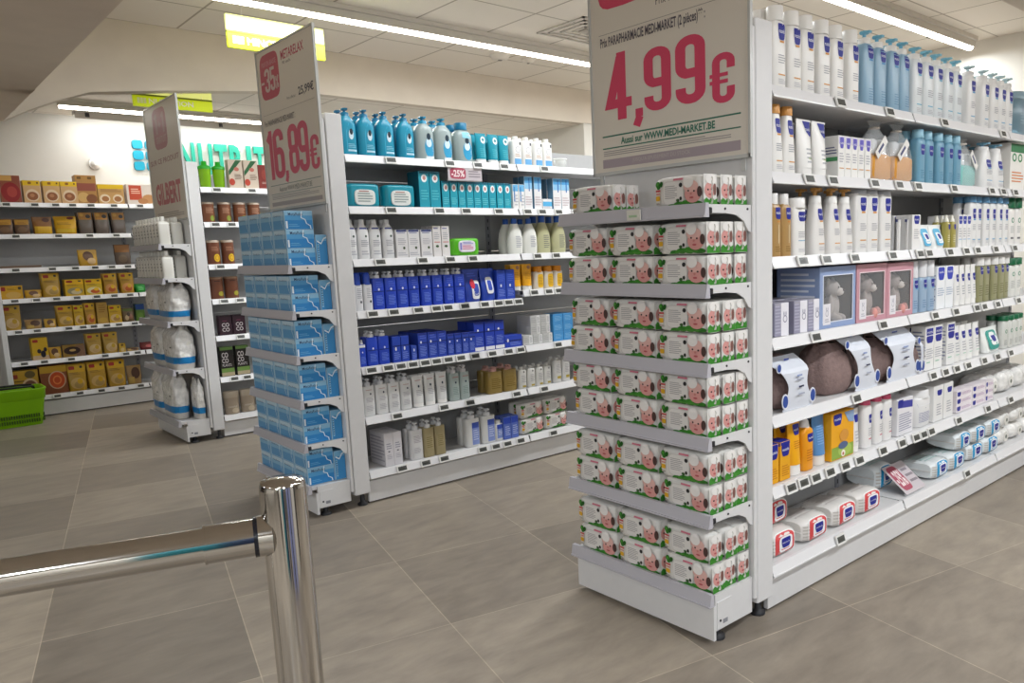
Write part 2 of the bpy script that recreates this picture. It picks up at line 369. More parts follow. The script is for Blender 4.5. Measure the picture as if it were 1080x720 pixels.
def giftbag(sp, w_, h_):
    """clear gift bag: coloured folded towel below, bottles behind clear film above, neck tie and card"""
    m = MB(); d = .10; n = 22
    film = mt('#e6eaec', .12, alpha=.26); R = []
    rnd = random.Random(3)
    for t, a, b in ((0, .48, .5), (.1, .5, .5), (.45, .5, .48), (.7, .42, .34), (.86, .2, .14), (.9, .12, .1), (.96, .24, .12), (1, .30, .12)):
        R.append([(x*(1+rnd.uniform(-.05, .05)), y*(1+rnd.uniform(-.07, .07)), h_*t) for x, y in sec(w_*a, d*b*2*.5, 3, n)])
    m.loft(R, film)
    c = MB(); c.cbox(-w_*.44, -d*.42, .004, w_*.44, d*.42, h_*.45, mt(sp['col'], .8), .012, True)
    for k in (-1, 1): c.loft([[(k*w_*.2+x*s, y*s, z) for x, y in sec(w_*.15, d*.3, 3, 14)] for z, s in ((h_*.45, 1), (h_*.66, 1), (h_*.7, .6))], mt('#eceef0', .4))
    b = MB(); b.lathe([(h_*.875, w_*.13), (h_*.90, w_*.13)], mt('#d9cfc4', .6), 12)
    g = MB(); g.box(-.055, -.0012, -.018, .055, .0012, .018, mt('#ece9e4', .5)); g.box(-.035, -.0022, -.006, .02, -.0012, .006, mt('#4a4f78', .5))
    for vv in (g,):
        ca, sa = math.cos(.75), math.sin(.75)*sp.get('tilt', 1)
        vv.v = [(x*ca-z*sa+sp.get('tx', -.02), y-d*.52, x*sa+z*ca+h_*.55) for x, y, z in vv.v]
    return [('clear_film', m.mesh('bag_film')), ('towel', c.mesh('bag_towel')), ('tie', b.mesh('bag_tie')), ('gift_card', g.mesh('bag_card'))]
def shaker_(sp, w_, h_):
    r = w_*.46; m = MB(); m.lathe([(0, r*.8), (.004, r*.84), (h_*.7, r), (h_*.72, r)], mt('#8cc21c', .2, trans=.25), 24)
    c = MB(); c.lathe([(h_*.70, r*1.06), (h_*.80, r*1.06), (h_*.84, r*.7), (h_*.86, r*.45), (h_*.995, r*.42), (h_, r*.36)], mt('#1fa01e', .35), 24)
    return [('cup', m.mesh('shaker_cup')), ('screw_lid', c.mesh('shaker_lid'))]
def can_(sp, w_, h_):
    r = w_*.5; m = MB(); m.lathe([(0, r*.97), (.004, r), (h_*.9, r)], mt(sp['col'], .4), 24)
    c = MB(); c.lathe([(h_*.9, r*1.03), (h_-.004, r*1.03), (h_, r*.95)], mt(sp.get('capcol', '#b9a795'), .4), 24)
    def surf(x, z, e): return (x, -math.sqrt(max(0, r*r-x*x))-e, z)
    m2 = MB(); decorate(m2, sp['F'], w_*.88, h_*.9, surf, nz=1)
    return [('can_body', m.mesh('can_body')), ('can_lid', c.mesh('can_lid')), ('printed_label', m2.mesh('can_print'))]
def tub_(sp, w_, h_):
    m = MB(); m.loft([[(x*s, y*s, z) for x, y in sec(w_/2, w_*.36, 2.6)] for z, s in ((0, .9), (.005, .94), (h_*.72, .97), (h_*.74, .97))], mt(sp['col'], .35))
    c = MB(); c.loft([[(x*s, y*s, z) for x, y in sec(w_/2, w_*.36, 2.6)] for z, s in ((h_*.73, 1.02), (h_*.97, 1.0), (h_, .93))], mt(sp.get('capcol', sp['col']), .35))
    def surf(x, z, e): q = min(1, abs(x)/(w_/2*.96))**2.6; return (x, -w_*.35*(1-q)**(1/2.6)-e, z)
    m2 = MB(); decorate(m2, sp['F'], w_*.88, h_*.72, surf, nz=2)
    return [('tub', m.mesh('tub_body')), ('lid', c.mesh('tub_lid')), ('printed_label', m2.mesh('tub_print'))]
BUILD = {'bottle': bottle, 'tube': tube_, 'box': carton, 'pack': pillow, 'pouch': pouch_, 'gift': giftbag, 'shaker': shaker_, 'can': can_, 'tub': tub_}
# ------------------------------------------------------------ the products
W1 = '#f1efeb'; NAVY = '#111d8e'; OR = '#d99a4e'; GR = '#b9b9bd'; BL = '#2f4fc4'
def must(u0=.30, u1=.86, v0=.70, v1=.94, acc=OR, txt=True, accline=.20, lines=True):
    F = [('S', u0, v0, u1, v1, NAVY)]
    if txt: F.append(('t', 'mustela', u0+.06, v0+(v1-v0)*.42, u1-.05, v0+(v1-v0)*.66, '#f4f4f8'))
    if acc: F.append(('r', u0+.12, v0-.035, u1-.1, v0-.005, acc))
    if lines: F += [('l', u0, .36, u1, .50, 4, '#a9a8ae'), ('r', u0, accline, u1, accline+.018, acc or '#8fb4d0'), ('l', u0, .07, u1, .15, 3, '#c0bfc4')]
    return F
def mB(core, col=W1, F=None, **k): return dict(t='bottle', core=core, cat='bottle', col=col, F=F or must(), **k)
LY = '#e6b61e'
def snackF(bg=None, art='#d9b98a', art2='#a8643a', top=LY, logo=True, ring=False):
    F = [('r', .02, .70, .98, .99, top)]
    if logo: F += [('R', .08, .80, .42, .93, '#9c2a1c'), ('R', .72, .84, .88, .93, '#3a3420')]
    F += [('l', .10, .60, .7, .70, 2, '#8a6420')]
    if ring: F += [('e', .18, .06, .92, .58, '#e8d9c0'), ('e', .26, .12, .84, .52, art2), ('e', .42, .22, .70, .42, art)]
    else: F += [('e', .10, .08, .92, .50, art), ('e', .30, .10, .85, .36, art2), ('e', .5, .26, .8, .46, top)]
    return F
K = {
 'mcap': mB('tall white bottle with white cap', cap='flat', capcol=W1, capw=.36, dep=.62, ex=4),
 'mblue': mB('pale blue pump bottle', '#9fc4dc', must(.28, .84, .76, .96, '#5b9fd0', lines=False)+[('l', .4, .1, .9, .3, 5, '#7fa9c8')], cap='pump', capcol=W1, capcol2='#6fb4cf', capw=.3, trans=.25, dep=.62, ex=4),
 'mclear': mB('frosted white pump bottle', '#dfe4e6', must(.28, .84, .74, .93, '#6fb4cf'), cap='pump', capcol=W1, capcol2='#79b9cf', capw=.3, dep=.62, ex=4),
 'mlot': mB('opaque white lotion pump bottle', '#e9e8e6', must(.28, .84, .70, .90, '#63a6cf'), cap='pump', capcol='#eceae8', capcol2='#b4cdd2', capw=.3, dep=.62, ex=4),
 'clearbag': dict(t='bottle', core='large blue-grey translucent container', cat='container', col='#7d9aa8', prof='sq2', cap='flat', capcol='#8fa8b3', trans=.3, F=[('l', .2, .3, .8, .6, 4, '#9fb6c0')]),
 'morange': mB('white bottle with orange cap', F=must(.28, .84, .66, .90), cap='small', capcol=OR, capw=.3, capf=.11, prof='taper', dep=.6),
 'mtube': dict(t='tube', core='white tube standing on its cap', cat='tube', col=W1, F=[('p', [(.35, .97), (.95, .97), (.95, .72), (.80, .70), (.55, .78)], NAVY), ('t', 'mustela', .48, .80, .92, .86, '#f4f4f8'), ('l', .4, .2, .9, .5, 4, '#b9b9bd'), ('r', .5, .30, .8, .315, '#8fb24e')]),
 'mbox': dict(t='box', core='slim white carton with violet top', cat='box', col='#f0eeea', dep=1.4, F=[('r', .06, .80, .94, .98, '#cfc8e4'), ('S', .22, .70, .82, .96, '#5a50b8'), ('t', 'mustela', .28, .80, .78, .86, '#f4f4f8'), ('l', .15, .35, .8, .6, 4, '#b5b3ba'), ('r', .15, .22, .85, .24, OR)], L=[('r', .05, .4, .95, .5, '#4f9a62'), ('l', .1, .55, .9, .75, 3, '#5b5f86')]),
 'gbagO': dict(t='gift', core='clear gift bag with orange towel', cat='gift bag', col='#e3a040', tx=-.03),
 'gbagM': dict(t='gift', core='clear gift bag with mint towel', cat='gift bag', col='#8fcfc8', tilt=-1, tx=.04),
 'mblue2': mB('light blue translucent bottle', '#7db4cf', must(.28, .84, .62, .84, None, lines=False)+[('l', .3, .1, .8, .3, 5, '#5c97b8')], cap='wide', capcol='#8fc0d4', capw=.33, capf=.14, trans=.25, dep=.62, ex=4),
 'mlot2': mB('wide white lotion bottle with pump', '#e9e8e6', must(.3, .84, .55, .75, '#63a6cf'), cap='pump', capcol='#f2f0ee', capcol2='#7db4cf', prof='taper', capw=.25, dep=.6),
 'gbox': dict(t='box', core='white carton with green caps and orange print', cat='box', col='#efece6', F=[('r', .0, .80, .99, .98, '#2d7a4a'), ('ring', .1, .60, .4, .78, '#2f8a50', .6), ('ring', .5, .60, .8, .78, '#2f8a50', .6), ('l', .1, .15, .9, .4, 4, '#e08a50')]),
 'oil': mB('amber oil bottle with white cap', '#c9a063', [('S', .35, .70, .98, .92, NAVY), ('t', 'mustela', .42, .79, .92, .85, '#f4f4f8'), ('r', .5, .64, .85, .67, OR), ('r', .62, .25, .70, .60, '#e6d5ac'), ('l', .3, .08, .85, .2, 3, '#a8803f')], cap='flat', capcol=W1, capw=.3, capf=.15, trans=.3, dep=.6, ex=4),
 'mcap2': mB('short white bottle with broad cap', F=must(.30, .98, .70, .90, None, accline=.3), cap='wide', capcol=W1, capw=.44, capf=.15, prof='sq2', dep=.6, ex=4),
 'morange2': mB('white pump bottle with orange pump', '#e9e6e2', must(.34, .84, .66, .88), cap='pump', capcol=W1, capcol2='#cf9a52', capw=.28, prof='taper', dep=.6, capf=.22),
 'mblock': mB('tall square white bottle upside down', '#e9e7e4', must(.30, .86, .70, .93), cap='flat', capcol='#b8babf', capw=.46, capf=.06, prof='flat', dep=.7, ex=6),
 'mbox2': dict(t='box', core='small white carton with navy badge', cat='box', col='#eeece9', dep=1.2, top='#3c4680', F=[('S', .25, .72, .8, .96, NAVY), ('t', 'mustela', .32, .82, .74, .88, '#f4f4f8'), ('l', .2, .3, .8, .6, 5, '#b8b6ba'), ('l', .2, .08, .8, .18, 2, '#9a9aa6')]),
 'mbox3': dict(t='box', core='taller slim white carton with badge', cat='box', col='#eeece9', dep=1.0, F=[('S', .2, .74, .85, .98, NAVY), ('t', 'mustela', .27, .84, .78, .90, '#f4f4f8'), ('l', .2, .3, .8, .6, 5, '#b8b6ba')]),
 'mbox4': dict(t='box', core='narrow white carton with small badge', cat='box', col='#eceae8', dep=1.6, F=[('S', .1, .72, .95, .96, '#2a3aa4'), ('t', 'mustela', .2, .82, .88, .88, '#f4f4f8'), ('l', .15, .3, .85, .6, 4, '#b8b6ba'), ('r', .1, .24, .9, .26, '#7fb0d8')]),
 'mpackb': dict(t='pouch', core='white refill pouch with pale blue ring', cat='pouch', col='#eef0ee', d=.05, lean=.1, F=[('R', .18, .12, .86, .85, '#5ab4dc'), ('R', .34, .22, .80, .72, '#f4f6f6'), ('S', .45, .40, .70, .62, NAVY)]),
 'spray': mB('small yellow-green spray bottle', '#b8ac5a', [('S', .3, .7, .8, .9, NAVY), ('l', .2, .2, .8, .5, 4, '#e6e2b8')], cap='trig', capcol='#ece9dc', capw=.3, trans=.2, ex=3),
 'mlot3': mB('white bottle with blue pump top', '#e9e8e6', must(.3, .98, .62, .84, '#63a6cf', accline=.15), cap='wide', capcol='#5d8fb4', capcol2='#5d8fb4', capw=.4, capf=.1, dep=.6, ex=4),
 'gcap': mB('white bottle with dark green cap', '#ece9e5', [('ring', .25, .58, .75, .72, '#3c8a66', .6), ('l', .15, .3, .85, .5, 4, '#b0b2b0'), ('r', .2, .15, .8, .2, '#6a6a6e')], cap='wide', capcol='#10603c', capw=.46, capf=.2, dep=.7),
 'lbox': dict(t='box', core='small lilac-grey gift carton with rabbit drawing', cat='box', col='#9a98ad', dep=1.0, top='#a7a4b2', F=[('r', .45, .0, .99, 1, '#eceaf0'), ('l', .04, .06, .42, .94, 9, '#b7b5c8'), ('ring', .58, .40, .88, .62, '#8a88a0', .75), ('e', .62, .6, .68, .74, '#8a88a0'), ('e', .76, .6, .82, .74, '#8a88a0')]),
 'mlblue': mB('pale blue bottle with long white cap', '#a9c3dc', must(.3, .95, .68, .90, '#5b9fd0', lines=False)+[('l', .2, .1, .8, .35, 4, '#7f9fc4')], cap='wide', capcol='#e4e4e6', capw=.36, capf=.3, trans=.2, dep=.6),
 'mwide': dict(t='box', core='white carton with navy crest print', cat='box', col='#eef0f2', dep=.7, F=[('S', .15, .68, .9, .98, '#2a3ab0'), ('t', 'mustela', .24, .84, .8, .90, '#f4f4f8'), ('l', .1, .3, .9, .5, 4, '#a7b3c8')], L=[('l', .1, .1, .9, .9, 10, '#9aa0b4')]),
 'mtube2': dict(t='tube', core='short white tube with navy badge', cat='tube', col='#eeece9', F=[('S', .25, .60, .9, .78, NAVY), ('t', 'mustela', .33, .67, .82, .72, '#f4f4f8'), ('l', .2, .25, .8, .5, 4, '#b5b5ba')]),
 'molive': mB('olive-yellow bottle with white cap', '#a8a67c', must(.3, .95, .74, .95, None, lines=False)+[('l', .15, .15, .85, .45, 5, '#84825a')], cap='wide', capcol='#e6e4e0', capw=.42, capf=.16, trans=.25, dep=.6, ex=4),
 'gcap2': mB('white bottle with broad green cap', '#e4e4de', [('ring', .25, .62, .75, .76, '#3c8a66', .6), ('l', .15, .25, .85, .5, 5, '#b0b2b0')], cap='wide', capcol='#14643f', capw=.46, capf=.15, dep=.7),
 'm2sq': dict(t='box', core='white carton with two navy squares', cat='box', col='#edecea', dep=.8, F=[('r', .12, .80, .9, .95, NAVY), ('S', .12, .62, .9, .78, NAVY), ('t', 'mustela', .2, .84, .82, .90, '#f4f4f8'), ('l', .1, .25, .9, .5, 5, '#b3b3ba'), ('r', .15, .17, .6, .19, '#7fc0a0')], L=[('l', .1, .1, .9, .9, 10, '#8a8ea8')]),
 'mtube3': dict(t='tube', core='tall white tube with navy badge', cat='tube', col='#ecebe8', F=[('S', .25, .62, .9, .82, NAVY), ('t', 'mustela', .33, .70, .82, .75, '#f4f4f8'), ('l', .2, .25, .8, .55, 4, '#b5b5ba'), ('r', .2, .2, .6, .215, '#7fc0a0')]),
 'gpack': dict(t='pouch', core='white wipes pouch with green ring', cat='pouch', col='#eceeea', d=.06, lean=.08, F=[('R', .15, .10, .85, .88, '#2f9c90'), ('R', .32, .28, .82, .80, '#f0f2f0'), ('S', .42, .42, .70, .66, NAVY)]),
 'gcap3': mB('grey-white bottle with green emblem', '#d8d9d3', [('ring', .25, .52, .75, .66, '#3c8a66', .6), ('l', .15, .10, .85, .3, 5, '#a8aaa6')], cap='wide', capcol='#14643f', capw=.46, capf=.12, dep=.7),
 'ybox': dict(t='box', core='yellow sun-care carton with navy top', cat='box', col='#e9a818', dep=.9, top='#1d2a9a', F=[('S', .12, .62, .92, .96, NAVY), ('t', 'mustela', .2, .76, .84, .84, '#f4f4f8'), ('l', .15, .1, .85, .4, 5, '#c67d14')], L=[('l', .1, .1, .9, .6, 7, '#a0601a'), ('r', 0, .9, 1, .99, NAVY)]),
 'ytube': dict(t='tube', core='yellow sun-cream tube with white cap', cat='tube', col='#efab1a', capcol='#f1efeb', capf=.2, F=[('S', .35, .76, .95, .97, NAVY), ('t', 'mustela', .42, .84, .88, .89, '#f4f4f8'), ('l', .3, .5, .85, .66, 4, '#c67d14')]),
 'yspray': mB('orange sun-spray bottle with white cap', '#ec9c1a', [('S', .25, .66, .98, .86, NAVY), ('t', 'mustela', .34, .73, .9, .79, '#f4f4f8'), ('l', .2, .2, .8, .5, 5, '#c87410')], cap='trig', capcol='#ecebe8', capw=.28, capf=.2),
 'btube': dict(t='tube', core='sky-blue tube with white cap', cat='tube', col='#5d8fc4', capcol='#e6e0d8', capf=.2, F=[('l', .2, .4, .8, .8, 8, '#86aede')]),
 'ychild': dict(t='box', core='yellow carton with green meadow picture', cat='box', col='#efaa1c', dep=.35, F=[('r', .02, .02, .98, .28, '#8fae48'), ('e', .3, .04, .9, .30, '#a9c45c'), ('S', .08, .74, .44, .98, NAVY), ('t', 'mustela', .13, .84, .4, .90, '#f4f4f8'), ('p', [(.55, .98), (.98, .98), (.98, .72), (.75, .75)], '#8fa9cc'), ('e', .35, .36, .75, .62, '#d8963c'), ('e', .30, .20, .72, .36, '#55688c'), ('e', .42, .03, .60, .18, '#f4ece0'), ('e', .47, .06, .55, .13, '#b8604c')]),
 'mtube4': dict(t='tube', core='small white tube beside the meadow carton', cat='tube', col='#e6e4e2', F=[('S', .3, .68, .95, .86, NAVY), ('l', .3, .2, .8, .5, 4, '#c4c2c6')]),
 'mpink': mB('white lotion bottle with pink-red top', '#eceae8', [('S', .5, .55, .98, .75, NAVY), ('t', 'mustela', .56, .62, .92, .68, '#f4f4f8'), ('l', .45, .25, .95, .45, 4, '#b5b5ba'), ('r', .5, .18, .9, .2, '#c43a5a')], cap='flat', capcol='#d8587a', capw=.34, capf=.07, dep=.6),
 'mvio': dict(t='box', core='white carton with slanted navy band', cat='box', col='#e9e7ea', dep=.5, F=[('p', [(.02, .78), (.96, .70), (.96, .90), (.02, .97)], '#3d3fa0'), ('S', .05, .78, .35, .99, NAVY), ('l', .1, .1, .9, .6, 8, '#9a9ab0')]),
 'mtub': mB('round white cream bottle with navy band', '#e8e7e6', [('p', [(.02, .84), (.98, .84), (.92, .68), (.5, .62), (.08, .68)], NAVY), ('t', 'mustela', .15, .72, .85, .78, '#f4f4f8'), ('l', .1, .15, .9, .5, 7, '#a0a2bc')], cap='flat', capcol='#e4e3e2', capw=.4, capf=.2, prof='sq2'),
 'mwh': dict(t='box', core='plain white carton with tiny navy badge', cat='box', col='#e9e8e6', dep=1.0, F=[('S', .35, .72, .85, .88, NAVY), ('l', .3, .15, .8, .5, 5, '#b0afb6')]),
 'mlong': dict(t='box', core='pink-white ointment carton lying flat', cat='box', col='#ece4e8', dep=1.0, F=[('S', .04, .20, .26, .82, NAVY), ('l', .32, .3, .92, .7, 3, '#b89ab8')]),
 'wred': dict(t='wipeR', core='white baby wipes pack with red ring lid', cat='wipes pack', col='#e9e5e0'),
 'wblue': dict(t='wipeB', core='white baby wipes pack with blue ring lid', cat='wipes pack', col='#e6ebec'),
 # middle gondola
 'ublue': mB('large turquoise pump bottle', '#1f97b8', [('p', [(.35, .08), (.98, .08), (.98, .70), (.55, .82), (.35, .6)], '#3aaed0'), ('e', .50, .40, .80, .66, '#d6eaf2'), ('e', .56, .52, .76, .68, '#20303c'), ('r', .4, .10, .95, .15, '#b8dcea'), ('l', .42, .18, .9, .3, 3, '#8fd0e4')], cap='pump', capcol='#1478a0', capw=.24, prof='round', dep=.7, ex=3),
 'uclear': mB('clear bottle with blue oval label', '#b9c9c8', [('e', .36, .06, .96, .62, '#2f9cc8'), ('e', .45, .35, .80, .60, '#d6eaf2'), ('e', .50, .55, .74, .74, '#1d3444'), ('r', .40, .0, .95, .10, '#e6eef2')], cap='pump', capcol='#1f8fb4', capw=.24, prof='round', dep=.7, ex=3, trans=.3),
 'uclear2': mB('clear bottle with square blue cap', '#b9c9c8', [('e', .36, .06, .96, .62, '#2f9cc8'), ('e', .45, .35, .80, .60, '#d6eaf2'), ('e', .50, .55, .74, .74, '#1d3444'), ('r', .35, .72, .95, .90, '#8fd0e4')], cap='wide', capcol='#1478a0', capw=.3, capf=.16, prof='round', dep=.7, ex=3, trans=.3),
 'utube': dict(t='tube', core='teal tube with white disc label', cat='tube', col='#1693a8', F=[('e', .45, .66, .95, .90, '#e6f2f4'), ('e', .55, .74, .85, .84, '#4a8a94'), ('l', .3, .2, .85, .5, 5, '#4ab4c4')]),
 'ucal': mB('white bottle with pale blue base band', '#f0efeb', [('ring', .25, .50, .80, .74, '#a9a8b4', .85), ('r', .7, .80, .9, .92, '#34343c'), ('r', .12, .04, .92, .26, '#6aa8d8'), ('l', .2, .32, .8, .46, 2, '#c8a894')], cap='small', capcol='#e6e4de', capw=.24, capf=.13, prof='sq2'),
 'upack': dict(t='pack', core='teal wipes pack with white label', cat='wipes pack', col='#1590a4', d=.09, F=[], lid=(.20, .08, .78, .74, '#e6e8e4'), plus=1),
 'utall': dict(t='box', core='tall teal carton with white disc', cat='box', col='#1b9ab0', dep=1.8, top='#0d5a70', F=[('e', .25, .70, .80, .92, '#eef2f2'), ('e', .38, .76, .68, .87, '#c48a84'), ('l', .15, .2, .85, .5, 4, '#56c0cc')], L=[('r', 0, 0, 1, 1, '#0d6478')]),
 'usm': dict(t='box', core='small teal carton with white disc', cat='box', col='#1a9cb2', dep=1.8, top='#0d5a70', F=[('e', .22, .62, .82, .90, '#eef2f2'), ('e', .38, .68, .68, .84, '#c48a84'), ('l', .15, .12, .85, .4, 4, '#6acad4')], L=[('r', 0, 0, 1, 1, '#0d6478')]),
 'wb1': dict(t='box', core='short white carton with blue top', cat='box', col='#eae8e6', F=[('r', .05, .72, .95, .99, '#6ab0dc'), ('r', .2, .3, .4, .9, '#3c80c0'), ('l', .3, .1, .9, .6, 4, '#bcbcc4')]),
 'wb2': dict(t='box', core='tall white carton fading to blue', cat='box', col='#e8e6e6', F=[('r', .02, .80, .98, .99, '#4e9cd0'), ('r', .02, .62, .98, .80, '#8fc2e2'), ('r', .55, .55, .68, .95, '#2a68b0'), ('l', .1, .1, .9, .4, 4, '#c8b8bc')], L=[('r', 0, 0, 1, 1, '#5c86a4')]),
 'wb3': dict(t='box', core='low blue and white carton', cat='box', col='#e8e6e6', F=[('r', .02, .3, .98, .75, '#58b0e0'), ('l', .1, .05, .9, .28, 2, '#b8b8c0')]),
 'wbl': mB('white bottle with thin blue line', '#e3e3e3', [('r', .02, .86, .98, .90, '#3c4a9a'), ('e', .6, .62, .8, .69, '#4a5a50'), ('l', .2, .35, .9, .55, 4, '#a8a8b0'), ('l', .2, .1, .9, .25, 2, '#b8b8c0')], cap='flat', capcol='#dcdcdc', capw=.22, capf=.12, prof='round', dep=.6, ex=3),
 'wbx': dict(t='box', core='white dermo carton with fine print', cat='box', col='#e2e0e0', dep=.8, top='#2a3468', F=[('l', .12, .85, .8, .95, 2, '#5a64a0'), ('l', .15, .45, .85, .7, 4, '#bcbac0'), ('e', .55, .30, .75, .40, '#4a5a40'), ('l', .1, .06, .9, .2, 2, '#b8b8c0')]),
 'wbx2': dict(t='box', core='narrow white dermo carton', cat='box', col='#e2dedc', dep=1.0, F=[('l', .12, .88, .8, .95, 1, '#5a64a0'), ('r', .15, .46, .85, .49, '#d08a84'), ('e', .3, .30, .7, .38, '#3a5a30'), ('l', .15, .55, .8, .8, 4, '#bcbac0')]),
 'gwipe': dict(t='pack', core='bright green wipes pack with white label', cat='wipes pack', col='#58b81c', d=.09, F=[], lid=(.22, .20, .78, .86, '#ece6f0'), plus=2),
 'uwb': mB('milky bottle with blue cap', '#e9e9e2', [('l', .35, .2, .8, .6, 7, '#a8aab4')], cap='small', capcol='#2a5ab0', capw=.17, capf=.15, prof='bulge', dep=.7, ex=2.6),
 'uyb': mB('pale yellow bottle with blue cap', '#cfcda2', [('l', .35, .15, .8, .6, 7, '#8a8a80')], cap='small', capcol='#2a5ab0', capw=.19, capf=.18, prof='bulge', dep=.7, ex=2.6, trans=.2),
 'bcapw': mB('white bottle with translucent blue cap', '#e0e0e2', [('l', .3, .45, .9, .85, 6, '#a8a8b0'), ('e', .6, .28, .85, .38, '#3a3a44')], cap='dome', capcol='#2a4cb4', capw=.42, capf=.30, prof='sq2', ex=3),
 'bpump': mB('royal blue pump bottle with white pump', '#2747c0', [('r', .02, .56, .98, .59, '#14246e'), ('e', .40, .60, .58, .68, '#e6e6f4'), ('l', .2, .12, .85, .45, 7, '#6f8ae6'), ('l', .25, .70, .8, .9, 3, '#5068d0')], cap='pump', capcol='#e9e9ec', capw=.24, prof='flat', dep=.6, ex=4),
 'bpouch': dict(t='pouch', core='blue refill pouch with red and white oval', cat='pouch', col='#2c46a8', d=.07, F=[('R', .35, .08, .95, .66, '#f0f0f2'), ('R', .48, .18, .86, .56, '#2c46a8'), ('e', .30, .40, .62, .70, '#d2203a'), ('l', .2, .75, .8, .9, 2, '#5068d0')]),
 'bpouch2': dict(t='pouch', core='blue refill pouch with white oval', cat='pouch', col='#2c4cb8', d=.07, F=[('R', .25, .22, .80, .74, '#f0f0f2'), ('R', .36, .32, .70, .64, '#2c4cb8'), ('l', .3, .8, .8, .9, 2, '#5068d0')]),
 'bbox': dict(t='box', core='tall royal blue carton', cat='box', col='#2a4ab8', F=[('e', .35, .42, .52, .52, '#f0f0f6'), ('l', .15, .1, .85, .35, 5, '#7a90e2'), ('l', .2, .6, .85, .85, 4, '#4a66d0')]),
 'ytb': dict(t='tube', core='yellow sun tube with white cap', cat='tube', col='#e9a81c', capcol='#ecebe6', capf=.16, F=[('e', .5, .80, .9, .95, '#a87858'), ('l', .2, .4, .8, .7, 5, '#c88a14')]),
 'ypb': mB('white bottle with yellow label', '#e6dccc', [('R', .25, .08, .95, .85, '#e6b41c'), ('l', .35, .2, .85, .7, 6, '#b8882a')], cap='wide', capcol='#e0901c', capw=.4, capf=.22, prof='sq2'),
 'bpumps': mB('small royal blue pump bottle', '#2747c0', [('e', .40, .60, .58, .68, '#e6e6f4'), ('l', .2, .12, .85, .45, 6, '#6f8ae6'), ('r', .05, .86, .95, .98, '#e6e6ea')], cap='pump', capcol='#dcdce0', capw=.24, prof='flat', dep=.6, ex=4),
 'bpump2': mB('shorter royal blue pump bottle', '#2747c0', [('r', .02, .52, .98, .55, '#14246e'), ('e', .45, .56, .60, .64, '#e6e6f4'), ('l', .2, .12, .85, .42, 6, '#6f8ae6')], cap='pump', capcol='#e9e9ec', capw=.26, prof='flat', dep=.6, ex=4),
 'bbx1': dict(t='box', core='low royal blue carton', cat='box', col='#2747b4', dep=.9, F=[('e', .3, .45, .5, .6, '#f0f0f6'), ('l', .15, .1, .85, .4, 4, '#7a90e2'), ('r', .02, .62, .98, .66, '#14246e')]),
 'bbx0': dict(t='box', core='tiny royal blue carton', cat='box', col='#3450b4', dep=1.2, F=[('e', .35, .6, .6, .8, '#f0f0f6'), ('l', .15, .1, .85, .5, 4, '#7a90e2')]),
 'bbx2': dict(t='box', core='royal blue carton with silver dot', cat='box', col='#2a46b0', dep=1.8, top='#1a2a80', F=[('r', .02, .60, .98, .64, '#14246e'), ('e', .2, .60, .38, .70, '#f0f0f6'), ('l', .15, .1, .85, .5, 7, '#7a90e2'), ('l', .2, .76, .85, .92, 2, '#5a70d4')]),
 'bbx3': dict(t='box', core='slim royal blue carton', cat='box', col='#2946ae', dep=1.8, top='#1a2a80', F=[('e', .25, .60, .45, .70, '#f0f0f6'), ('l', .15, .1, .85, .5, 7, '#7a90e2'), ('r', .02, .74, .98, .78, '#16246a')]),
 'bbx4': dict(t='box', core='tall blue carton with white foot', cat='box', col='#2542b8', dep=1.2, top='#1a2a80', F=[('r', .02, .02, .98, .14, '#e8e8ec'), ('r', .02, .64, .98, .68, '#14246e'), ('e', .3, .68, .48, .76, '#f0f0f6'), ('l', .15, .2, .85, .5, 6, '#7a90e2')]),
 'bflat': dict(t='box', core='flat royal blue carton lying down', cat='box', col='#2a48bc', F=[('r', .02, .5, .98, .6, '#16246a'), ('e', .12, .45, .22, .75, '#f0f0f6'), ('l', .3, .12, .9, .45, 3, '#7a90e2')]),
 'lsm': dict(t='box', core='pale grey serum carton', cat='box', col='#c9c9c7', F=[('r', .62, .04, .97, .97, '#e8e8e6'), ('l', .68, .15, .9, .85, 6, '#9a9aa0'), ('l', .05, .2, .55, .8, 3, '#b4b4b4')]),
 'lbl': dict(t='box', core='light blue carton with white print', cat='box', col='#4a9ad8', F=[('l', .15, .2, .85, .8, 4, '#86c0ea')]),
 'wpump': mB('white pump bottle with tiny emblem', '#dededd', [('e', .55, .70, .70, .77, '#3a3a52'), ('l', .2, .45, .85, .62, 4, '#b4b2b8'), ('l', .2, .15, .85, .35, 4, '#bcbac0'), ('r', .2, .86, .75, .88, '#c09a94')], cap='pump', capcol='#d8d8da', capw=.26, prof='flat', dep=.6, ex=4, capf=.2),
 'wtube': dict(t='tube', core='white cream tube with tiny emblem', cat='tube', col='#dfdfdd', capf=.12, F=[('e', .45, .62, .62, .70, '#3a4a5a'), ('l', .25, .35, .85, .55, 4, '#b4b2b8'), ('r', .25, .84, .8, .86, '#c08a84')]),
 'wclear': mB('clear pump bottle with pale green label', '#b9c6c2', [('r', .2, .84, .9, .87, '#c08a84'), ('e', .45, .62, .65, .70, '#3a4a5a'), ('l', .2, .2, .85, .5, 5, '#94aaa6')], cap='pump', capcol='#d8d4d4', capw=.26, prof='flat', dep=.6, ex=4, capf=.2, trans=.25),
 'amber': mB('amber gel bottle with pink pump', '#a88d4a', [('l', .15, .2, .85, .7, 6, '#8a7236')], cap='pump', capcol='#d0a098', capw=.24, prof='flat', dep=.6, ex=4, trans=.3),
 'wsm': mB('small white bottle with ochre print', '#dad9d4', [('r', .35, .06, .85, .16, '#b09a3c'), ('e', .5, .82, .72, .92, '#6a6a6a'), ('l', .25, .3, .85, .7, 5, '#b0aeb0')], cap='small', capcol='#d6d5d2', capw=.2, capf=.12, prof='sq2'),
